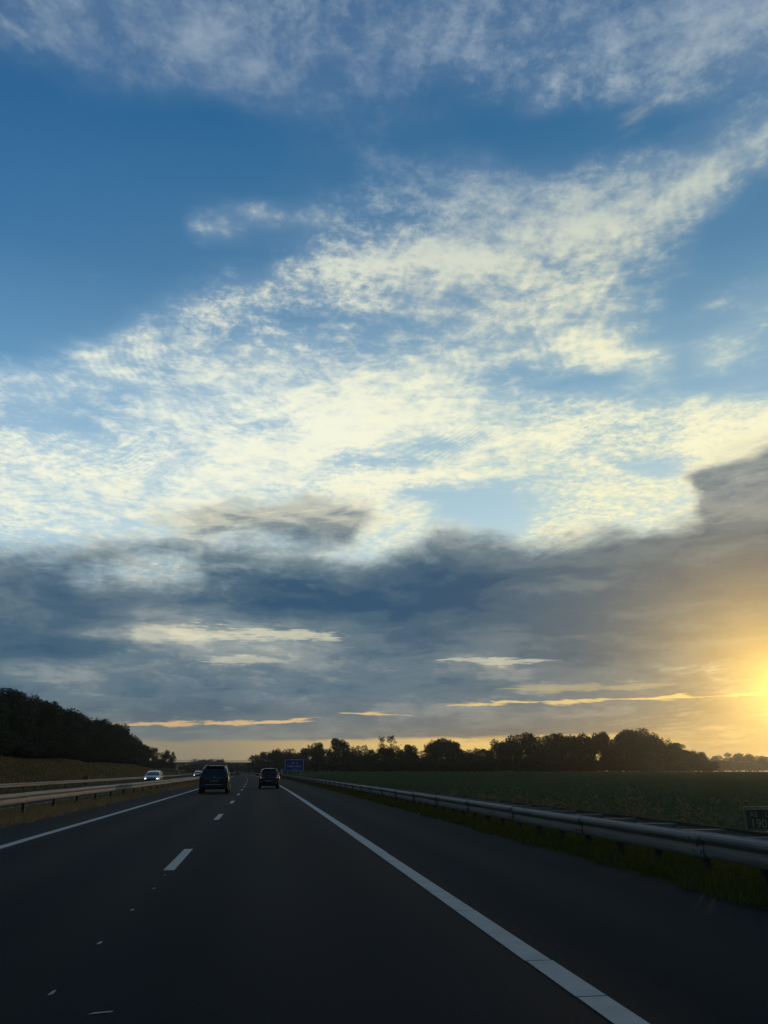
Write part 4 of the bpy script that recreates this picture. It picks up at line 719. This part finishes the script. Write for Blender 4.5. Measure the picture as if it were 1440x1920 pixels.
# ================================================================ signs and roadside furniture
def textmesh(name, body, size, mat, parent, loc, rx=90, align='CENTER', ext=0.003, rz=0):
    c = bpy.data.curves.new(name, 'FONT'); c.body = body; c.size = size; c.align_x = align; c.align_y = 'CENTER'; c.extrude = ext; c.resolution_u = 3
    o = bpy.data.objects.new(name, c); col.objects.link(o); dg = bpy.context.evaluated_depsgraph_get(); me = bpy.data.meshes.new_from_object(o.evaluated_get(dg))
    bpy.data.objects.remove(o); me.materials.clear(); me.materials.append(mat); me.name = name
    t = link(name, me, parent, loc); t.rotation_euler = (R(rx), 0, R(rz)); return t
def roundrect(w, h, r, n=5):
    P = []
    for cx, cy, a0 in ((w / 2 - r, h / 2 - r, 0), (-w / 2 + r, h / 2 - r, 90), (-w / 2 + r, -h / 2 + r, 180), (w / 2 - r, -h / 2 + r, 270)):
        for i in range(n + 1): a = R(a0 + 90 * i / n); P.append((cx + r * math.cos(a), cy + r * math.sin(a)))
    return P
def plate(name, w, h, r, y0, y1, mat, parent, loc=(0, 0, 0)):
    P = roundrect(w, h, r); n = len(P)
    V = [(x, y0, z) for x, z in P] + [(x, y1, z) for x, z in P]
    F = [tuple(range(n)), tuple(range(2 * n - 1, n - 1, -1))] + [(i, n + i, n + (i + 1) % n, (i + 1) % n) for i in range(n)]
    return link(name, mesh(name, V, F, mat), parent, loc)
def ringplate(name, w, h, r, t, y0, y1, mat, parent, loc=(0, 0, 0)):
    A = roundrect(w, h, r); B = roundrect(w - 2 * t, h - 2 * t, max(.01, r - t)); n = len(A)
    V = [(x, y0, z) for x, z in A] + [(x, y0, z) for x, z in B] + [(x, y1, z) for x, z in A] + [(x, y1, z) for x, z in B]; F = []
    for i in range(n):
        j = (i + 1) % n; F += [(i, j, n + j, n + i), (2 * n + i, 3 * n + i, 3 * n + j, 2 * n + j), (i, 2 * n + i, 2 * n + j, j), (n + i, n + j, 3 * n + j, 3 * n + i)]
    return link(name, mesh(name, V, F, mat), parent, loc)
M_blue = simple('sign_blue', (0.010, 0.040, 0.26), 0.45); M_white = simple('sign_white', (0.62, 0.66, 0.70), 0.5)
M_back = simple('sign_grey', (0.30, 0.32, 0.33), 0.6, 0.3); M_green = simple('marker_green', (0.065, 0.075, 0.035), 0.5); M_cream = simple('marker_white', (0.33, 0.31, 0.24), 0.5)
sx0, sy0 = 8.05, 217.0; zg = floor_at(sx0, sy0)
sg = link('motorway_sign', None, None, (sx0, sy0, zg), R(-1)); tag(sg, 'large blue motorway exit sign with white border on lattice posts beside the right lane', 'road sign')
zc = 2.82 - zg
plate('panel', 5.0, 2.95, .28, -.03, .03, M_blue, sg, (0, 0, zc)); ringplate('border', 4.96, 2.91, .27, .10, -.045, -.031, M_white, sg, (0, 0, zc))
V = [(-.75, -.046, zc + .60), (-.15, -.046, zc + .86), (-.15, -.046, zc + .34), (-.75, -.034, zc + .60), (-.15, -.034, zc + .86), (-.15, -.034, zc + .34)]
link('arrow', mesh('arrow', V, [(0, 2, 1), (3, 4, 5), (0, 1, 4, 3), (1, 2, 5, 4), (2, 0, 3, 5)], M_white), sg)
textmesh('exit_number', '40', .55, M_white, sg, (.62, -.036, zc + .58)); textmesh('place_name', 'Kelpen-Oler', .74, M_white, sg, (0, -.036, zc - .22)); textmesh('distance', '1200 m', .40, M_white, sg, (.1, -.036, zc - 1.02))
for px in (-1.7, 1.7):
    po = cyl('post', .055, .055, -.3, zc + 1.3, M_back, sg, 10, loc=(px, .12, 0)); cyl('post', .04, .04, -.3, zc + .6, M_back, sg, 8, loc=(px, .72, 0))
    for k in range(5):
        V, F = [], []; z = .1 + k * .7; limb(V, F, (px, .12, z), (px, .72, z + .6), .018, .018, 5); link('brace', mesh('brace', V, F, M_back), sg)
# small marker seen from behind, left of the sign
X, Y = 4.55, 231.0; zg = floor_at(X, Y); m2 = link('marker_board', None, None, (X + .6, Y, zg)); tag(m2, 'small pale grey upright board on a post left of the blue sign', 'marker board')
box('board', -.38, .38, -.03, .03, .75, 2.0, M_back, m2, .01); cyl('post', .04, .04, -.2, 1.9, M_back, m2, 8, loc=(0, .08, 0))
# kilometre marker behind the right guardrail
kx, ky = 6.79, 10.45; zg = floor_at(kx, ky)
km = link('kilometre_marker', None, None, (kx, ky, zg)); tag(km, 'dark kilometre marker plate with white border and the number 190.7, behind the right guardrail', 'road sign')
zc = .692 - zg; wk, hk = .50, .285
plate('panel', wk, hk, .022, -.006, .006, M_green, km, (0, 0, zc)); ringplate('border', wk - .016, hk - .016, .018, .0075, -.0095, -.0065, M_cream, km, (0, 0, zc)); ringplate('rim', wk + .012, hk + .040, .026, .006, -.004, .004, M_cream, km, (0, 0, zc + .006))
textmesh('road_number', 'A2', .098, M_cream, km, (-.118, -.0075, zc + .066), ext=.001); textmesh('side_letter', 'L', .098, M_cream, km, (.070, -.0075, zc + .066), ext=.001)
textmesh('distance', '190.7', .165, M_cream, km, (-.002, -.0075, zc - .056), ext=.001)
cyl('post', .024, .024, -.3, zc + .05, M_back, km, 10, loc=(0, .035, 0)); box('clamp', -.06, .06, .007, .02, zc - .03, zc + .0, M_back, km)
# reddish cabinet on the far verge, white reflector post, scraps
M_rust = simple('rust_red', (0.13, 0.035, 0.022), 0.8, var=0.3)
X, Y = -22.3, 108.0; cb = link('roadside_cabinet', None, None, (X, Y, floor_at(X, Y))); tag(cb, 'small rusty red roadside cabinet behind the far guardrail', 'cabinet')
box('body', -.30, .30, -.2, .2, -.1, 1.0, M_rust, cb, .015); box('lid', -.34, .34, -.24, .24, 1.002, 1.06, M_rust, cb, .01); box('door', -.24, .24, -.218, -.203, .1, .9, M_rust, cb)
X, Y = -26.2, 262.0; rp = link('reflector_post', None, None, (X, Y, floor_at(X, Y))); tag(rp, 'tiny white roadside reflector post where the far guardrail nears the bridge', 'post')
box('stake', -.07, .07, -.03, .03, -.1, 1.55, simple('post_white', (.8, .8, .8), .4), rp, .01); box('cap', -.16, .16, -.05, .05, 1.25, 1.50, simple('reflector', (.9, .9, .9), .3), rp)
M_scrap = simple('scrap_white', (.62, .62, .58), .8)
def scrap(x, y, s, label):
    V = [(rng.uniform(-s, s), rng.uniform(-s, s), rng.uniform(0, s * 1.2)) for _ in range(10)]; bm = bmesh.new()
    for v in V: bm.verts.new(v)
    bmesh.ops.convex_hull(bm, input=bm.verts[:]); me = bpy.data.meshes.new('litter_scrap'); bm.to_mesh(me); bm.free(); me.materials.append(M_scrap)
    tag(link('litter_scrap', me, None, (x, y, floor_at(x, y) + .01)), label, 'litter')
scrap(4.98, 25.9, .045, 'tiny white scrap of litter at the edge of the right hard shoulder')
scrap(-7.2, 33.2, .07, 'small pale scrap of litter on the dry grass under the median guardrail')
scrap(5.18, 16.6, .03, 'tiny pale chip lying where the asphalt meets the right verge')

# ================================================================ cars
def paint(name, c, metal=0.3): return simple(name, c, 0.28, metal, 0.8)
M_navy = paint('navy_paint', (0.020, 0.024, 0.034), 0.7); M_black = paint('black_paint', (0.014, 0.015, 0.019), 0.6); M_silver = paint('silver_paint', (0.20, 0.21, 0.21), 0.6); M_sheen = simple('painted_sheen', (0.20, 0.21, 0.22), 0.35, 0.9); M_dgrey = paint('grey_paint', (0.05, 0.055, 0.06))
M_glass = simple('car_glass', (0.008, 0.011, 0.012), 0.06, 0.0, 0.5); M_tyre = simple('tyre', (0.012, 0.012, 0.012), 0.9); M_rim = simple('rim', (0.25, 0.25, 0.26), 0.4, 0.7)
M_trim = simple('black_trim', (0.014, 0.014, 0.015), 0.6); M_plate = simple('number_plate', (0.16, 0.155, 0.12), 0.5); M_chrome = simple('chrome', (0.45, 0.46, 0.48), 0.25, 0.8)
M_red = simple('tail_lens', (0.05, 0.004, 0.006), 0.12, coat=1.0); M_redlit = simple('tail_lamp_lit', (0.12, 0.015, 0.02), 0.2, emit=(1.0, 0.30, 0.36), es=0.035); M_redhot = simple('tail_lamp_core', (0.5, 0.1, 0.1), 0.2, emit=(1.0, 0.62, 0.66), es=0.30)
M_head = simple('headlamp_lit', (0.9, 0.9, 0.9), 0.2, emit=(0.92, 1.0, 0.96), es=2.2); M_headdim = simple('headlamp', (0.5, 0.5, 0.5), 0.1)
def car(label, pos, L, W, Hh, belt, pt, front=False, tail=None, cat='car', clear=.20, roofw=.78, rearslope=.42, hood=1.05, lamps=(1, 1), details='suv'):
    """car built about the ground point at its middle; its nose points to +y"""
    x, y = pos; root = link('car', None, None, (x, y, floor_at(x, y) + .004)); root.rotation_euler = (0, 0, ang(y) + (math.pi if front else 0)); tag(root, label, cat)
    w = W / 2; yr, yf = -L / 2, L / 2
    # stations from tail to nose: (y, width factor, bottom z, belt z, top z, roof width factor)
    st = [(yr, .80, clear + .16, belt - .22, belt - .20, .72), (yr + .03, .92, clear + .06, belt - .10, belt - .08, .84), (yr + .10, .97, clear, belt, belt + .02, .90),
          (yr + .10 + rearslope * .55, .99, clear - .02, belt + .01, belt + (Hh - belt) * .62, roofw + .08), (yr + .10 + rearslope, 1.0, clear - .02, belt + .01, Hh - .035, roofw),
          (yr + .10 + rearslope + .35, 1.0, clear - .02, belt, Hh, roofw), (yr + L * .42, 1.0, clear - .02, belt, Hh + .01, roofw), (yf - hood - .95, 1.0, clear - .02, belt - .01, Hh - .04, roofw - .01),
          (yf - hood - .45, .99, clear - .02, belt - .02, belt + (Hh - belt) * .55, roofw + .06), (yf - hood + .02, .98, clear - .02, belt - .04, belt + .03, .88), (yf - .45, .97, clear, belt - .14, belt - .08, .84),
          (yf - .16, .93, clear + .02, belt - .24, belt - .19, .80), (yf - .03, .84, clear + .08, belt - .34, belt - .31, .70), (yf, .74, clear + .18, belt - .42, belt - .40, .62)]
    G = []
    for (yy, wf, zb, zbelt, zt, rf) in st:
        ww = w * wf; hh = zbelt - zb
        prof = [(ww * .80, zb), (ww * .965, zb + hh * .12), (ww, zb + hh * .45), (ww * .995, zb + hh * .80), (ww * .955, zbelt), (w * (rf + (wf * .955 - rf) * .32), zbelt + (zt - zbelt) * .62), (w * rf * .985, zbelt + (zt - zbelt) * .90), (w * rf * .86, zt), (w * rf * .45, zt + .018), (0, zt + .024)]
        full = [(a, yy, b) for a, b in prof] + [(-a, yy, b) for a, b in prof[-2::-1]]
        G.append([Vector(v) for v in full])
    n = len(G[0]); V = [v for g in G for v in g]; F = []
    for i in range(len(G) - 1):
        for j in range(n - 1): F.append((i * n + j, i * n + j + 1, (i + 1) * n + j + 1, (i + 1) * n + j))
        F.append((i * n + n - 1, i * n, (i + 1) * n, (i + 1) * n + n - 1))
    F += [tuple(range(n)), tuple(range((len(G) - 1) * n, len(G) * n))[::-1]]
    me = mesh('body', V, F, pt, True); bm = bmesh.new(); bm.from_mesh(me); bmesh.ops.recalc_face_normals(bm, faces=bm.faces[:]); bm.to_mesh(me); bm.free()
    body = link('body', me, root)
    def patch(name, i0, i1, j0, j1, mat, inset=.06, off=.008, parent=root):
        rows = []
        for a in range(7):
            ti = i0 + (i1 - i0) * (inset + (1 - 2 * inset) * a / 6); row = []
            for b in range(9):
                tj = j0 + (j1 - j0) * (inset + (1 - 2 * inset) * b / 8)
                i, j = min(int(ti), len(G) - 2), min(int(tj), n - 2); u, v = ti - i, tj - j
                row.append((G[i][j] * (1 - u) + G[i + 1][j] * u) * (1 - v) + (G[i][j + 1] * (1 - u) + G[i + 1][j + 1] * u) * v)
            rows.append(row)
        Vt = []; ctr = Vector((0, (G[int(i0)][0].y + G[min(int(i1), len(G) - 1)][0].y) / 2, belt * .8))
        for lay in (off, -.02):
            for a in range(7):
                for b in range(9):
                    a0, a1, b0, b1 = max(a - 1, 0), min(a + 1, 6), max(b - 1, 0), min(b + 1, 8)
                    nn = (rows[a1][b] - rows[a0][b]).cross(rows[a][b1] - rows[a][b0]).normalized()
                    if nn.dot(rows[a][b] - ctr) < 0: nn = -nn
                    Vt.append(rows[a][b] + nn * lay)
        Ft = [(a * 9 + b, a * 9 + b + 1, a * 9 + b + 10, a * 9 + b + 9) for a in range(6) for b in range(8)]
        Ft += [tuple(63 + q for q in f[::-1]) for f in Ft]
        for a in range(6): Ft += [(a * 9, a * 9 + 9, 63 + a * 9 + 9, 63 + a * 9), (a * 9 + 8, 63 + a * 9 + 8, 63 + a * 9 + 17, a * 9 + 17)]
        for b in range(8): Ft += [(b, 63 + b, 64 + b, b + 1), (54 + b, 55 + b, 118 + b, 117 + b)]
        m = mesh(name, Vt, Ft, mat, True); bm = bmesh.new(); bm.from_mesh(m); bmesh.ops.recalc_face_normals(bm, faces=bm.faces[:]); bm.to_mesh(m); bm.free()
        return link(name, m, parent)
    J = n - 1
    patch('rear_window', 2.12, 4.0, 5.6, J - 5.6, M_glass, .03); patch('windscreen', 7.05, 8.95, 5.6, J - 5.6, M_glass, .02)
    for (a, b) in ((3.75, 5.55), (5.75, 7.2)):
        patch('side_window', a, b, 4.25, 6.1, M_glass, .04); patch('side_window', a, b, J - 6.1, J - 4.25, M_glass, .04)
    patch('roof_panel', 3.9, 7.0, 6.7, J - 6.7, M_sheen if not front else pt, .02)  # cars ahead: paler metal than the body paints in the roof's sky sheen
    if details == 'suv':
        patch('pillar_sheen', 2.3, 4.0, 4.9, 5.5, M_sheen, .02); patch('pillar_sheen', 2.3, 4.0, J - 5.5, J - 4.9, M_sheen, .02)  # pale strips painting the bright sky reflection along the rear pillars, no separate part
    # wheels with rims
    for sx in (-1, 1):
        for yy in (yr + .80, yf - .86):
            wl = link('wheel', None, root, (sx * (w - .115), yy, .325)); cyl('tyre', .33, .33, -.105, .105, M_tyre, wl, 24, 'x'); cyl('rim', .215, .205, -.02 if sx > 0 else -.112, .112 if sx > 0 else .02, M_rim, wl, 14, 'x')
    box('underbody', -w * .72, w * .72, yr + .42, yf - .4, clear + .03, clear + .12, M_trim, root)
    box('rear_bumper', -w * .93, w * .93, yr - .035, yr + .16, clear + .05, clear + .33, M_trim if details == 'suv' else pt, root, .05)
    box('front_bumper', -w * .88, w * .88, yf - .16, yf + .035, clear + .02, clear + .28, M_trim, root, .05)
    box('number_plate', -.26, .26, yr - .05, yr - .036 if details != 'suv' else yr - .02, (clear + .30 if details != 'suv' else belt - .38), (clear + .41 if details != 'suv' else belt - .27), M_plate, root)
    if details == 'suv':
        box('plate_recess', -.34, .34, yr - .019, yr + .05, belt - .42, belt - .23, M_trim, root, .006)
    cyl('badge', .055, .055, 0, .015, M_chrome, root, 16, 'y', (0, yr - .012 + (.0 if details == 'suv' else -.01), belt - .10 if details == 'suv' else belt - .02))
    if details == 'suv':
        box('bumper_strip', -.52, .52, yr - .045, yr - .02, clear + .24, clear + .29, M_chrome, root, .004)
        for sx in (-1, 1):
            rl = box('roof_rail', sx * w * roofw * .93 - .02, sx * w * roofw * .93 + .02, yr + .65, yf - hood - .95, Hh + .025, Hh + .06, M_chrome, root, .008)
            box('rail_foot', sx * w * roofw * .93 - .018, sx * w * roofw * .93 + .018, yr + .66, yr + .76, Hh - .03, Hh + .024, M_chrome, rl)
        V = [(-.02, yr + .62, Hh), (.02, yr + .62, Hh), (.012, yr + .86, Hh + .01), (-.012, yr + .86, Hh + .01), (0, yr + .60, Hh + .10), (0, yr + .68, Hh + .09)]
        link('antenna', mesh('antenna', V, [(0, 1, 4), (1, 2, 5, 4), (2, 3, 5), (3, 0, 4, 5), (0, 3, 2, 1)], M_trim), root)
    sp = box('spoiler', -w * roofw * .84, w * roofw * .84, yr + .02 + rearslope * .7, yr + .30 + rearslope, Hh - .035, Hh + .012, pt, root, .012)
    for sx in (-1, 1):
        mr = box('mirror', sx * (w + .10) - .10, sx * (w + .10) + .10, yf - hood - .52, yf - hood - .40, belt - .02, belt + .13, pt, root, .03)
        if details == 'suv':
            box('tail_light', sx * w * .80 - .17, sx * w * .80 + .13, yr - .02, yr + .14, belt - .20, belt - .07, M_red, root, .03)
        else:
            tl = box('tail_light', sx * w * .79 - .085, sx * w * .79 + .085, yr - .015, yr + .12, belt - .22, belt + .16, M_redlit, root, .03)
            if sx > 0: box('reflector', sx * w * .79 + .01, sx * w * .79 + .06, yr - .026, yr - .017, belt - .05, belt + .05, M_redhot, tl)
            box('lamp_core', sx * w * .79 - .055, sx * w * .79 - .0, yr - .026, yr - .017, belt - .18, belt - .10, M_redhot, tl)
        lit = lamps[0 if sx < 0 else 1] and front
        hl = box('headlight', sx * w * .72 - .11, sx * w * .72 + .09, yf - .15, yf - .015, belt - .38, belt - .23, M_head if lit else M_headdim, root, .045)
    gr = box('grille', -w * .50, w * .50, yf - .02, yf + .02, belt - .50, belt - .36, M_trim, root, .01)
    box('front_plate', -.26, .26, yf + .036, yf + .046, clear + .12, clear + .23, M_plate, root)
    return root
def lane(s, y): return (s + float(bend(y)), y)
car('dark navy estate SUV with roof rails driving ahead in the left lane', lane(-2.84, 54.2), 4.5, 1.86, 1.63, 1.05, M_navy, details='suv', roofw=.74, clear=.26)
car('small black hatchback with reddish lit tail lights driving ahead in the right lane', lane(.80, 67.4), 3.55, 1.66, 1.50, .98, M_black, details='hatch', roofw=.72, rearslope=.26, hood=.75, clear=.22)
car('silver car with both headlights on coming towards the camera beyond the median', lane(-11.75, 96), 4.4, 1.80, 1.47, .95, M_silver, True, details='hatch', roofw=.74)
car('distant oncoming car half hidden by the SUV, one headlight showing', lane(-11.35, 174), 4.4, 1.80, 1.47, .95, M_dgrey, True, details='hatch', roofw=.74)
car('tiny dark car far ahead on the motorway, right of the SUV roof', lane(-3.0, 300), 4.4, 1.80, 1.50, .95, M_black, details='hatch', roofw=.74)

# ================================================================ evening haze
m = bpy.data.materials.new('haze'); m.use_nodes = True; hn_ = m.node_tree; hn_.nodes.clear(); ho = hn_.nodes.new('ShaderNodeOutputMaterial'); pv = hn_.nodes.new('ShaderNodeVolumePrincipled')
pv.inputs['Color'].default_value = (0.95, 0.92, 0.86, 1); pv.inputs['Density'].default_value = 0.00015; pv.inputs['Anisotropy'].default_value = 0.85
hn_.links.new(pv.outputs[0], ho.inputs['Volume'])
v, f = boxdata(-2750, 2750, -80, 2720, -2.0, 27.0)
tag(link('haze', mesh('haze', v, f, m)), kind='stuff')
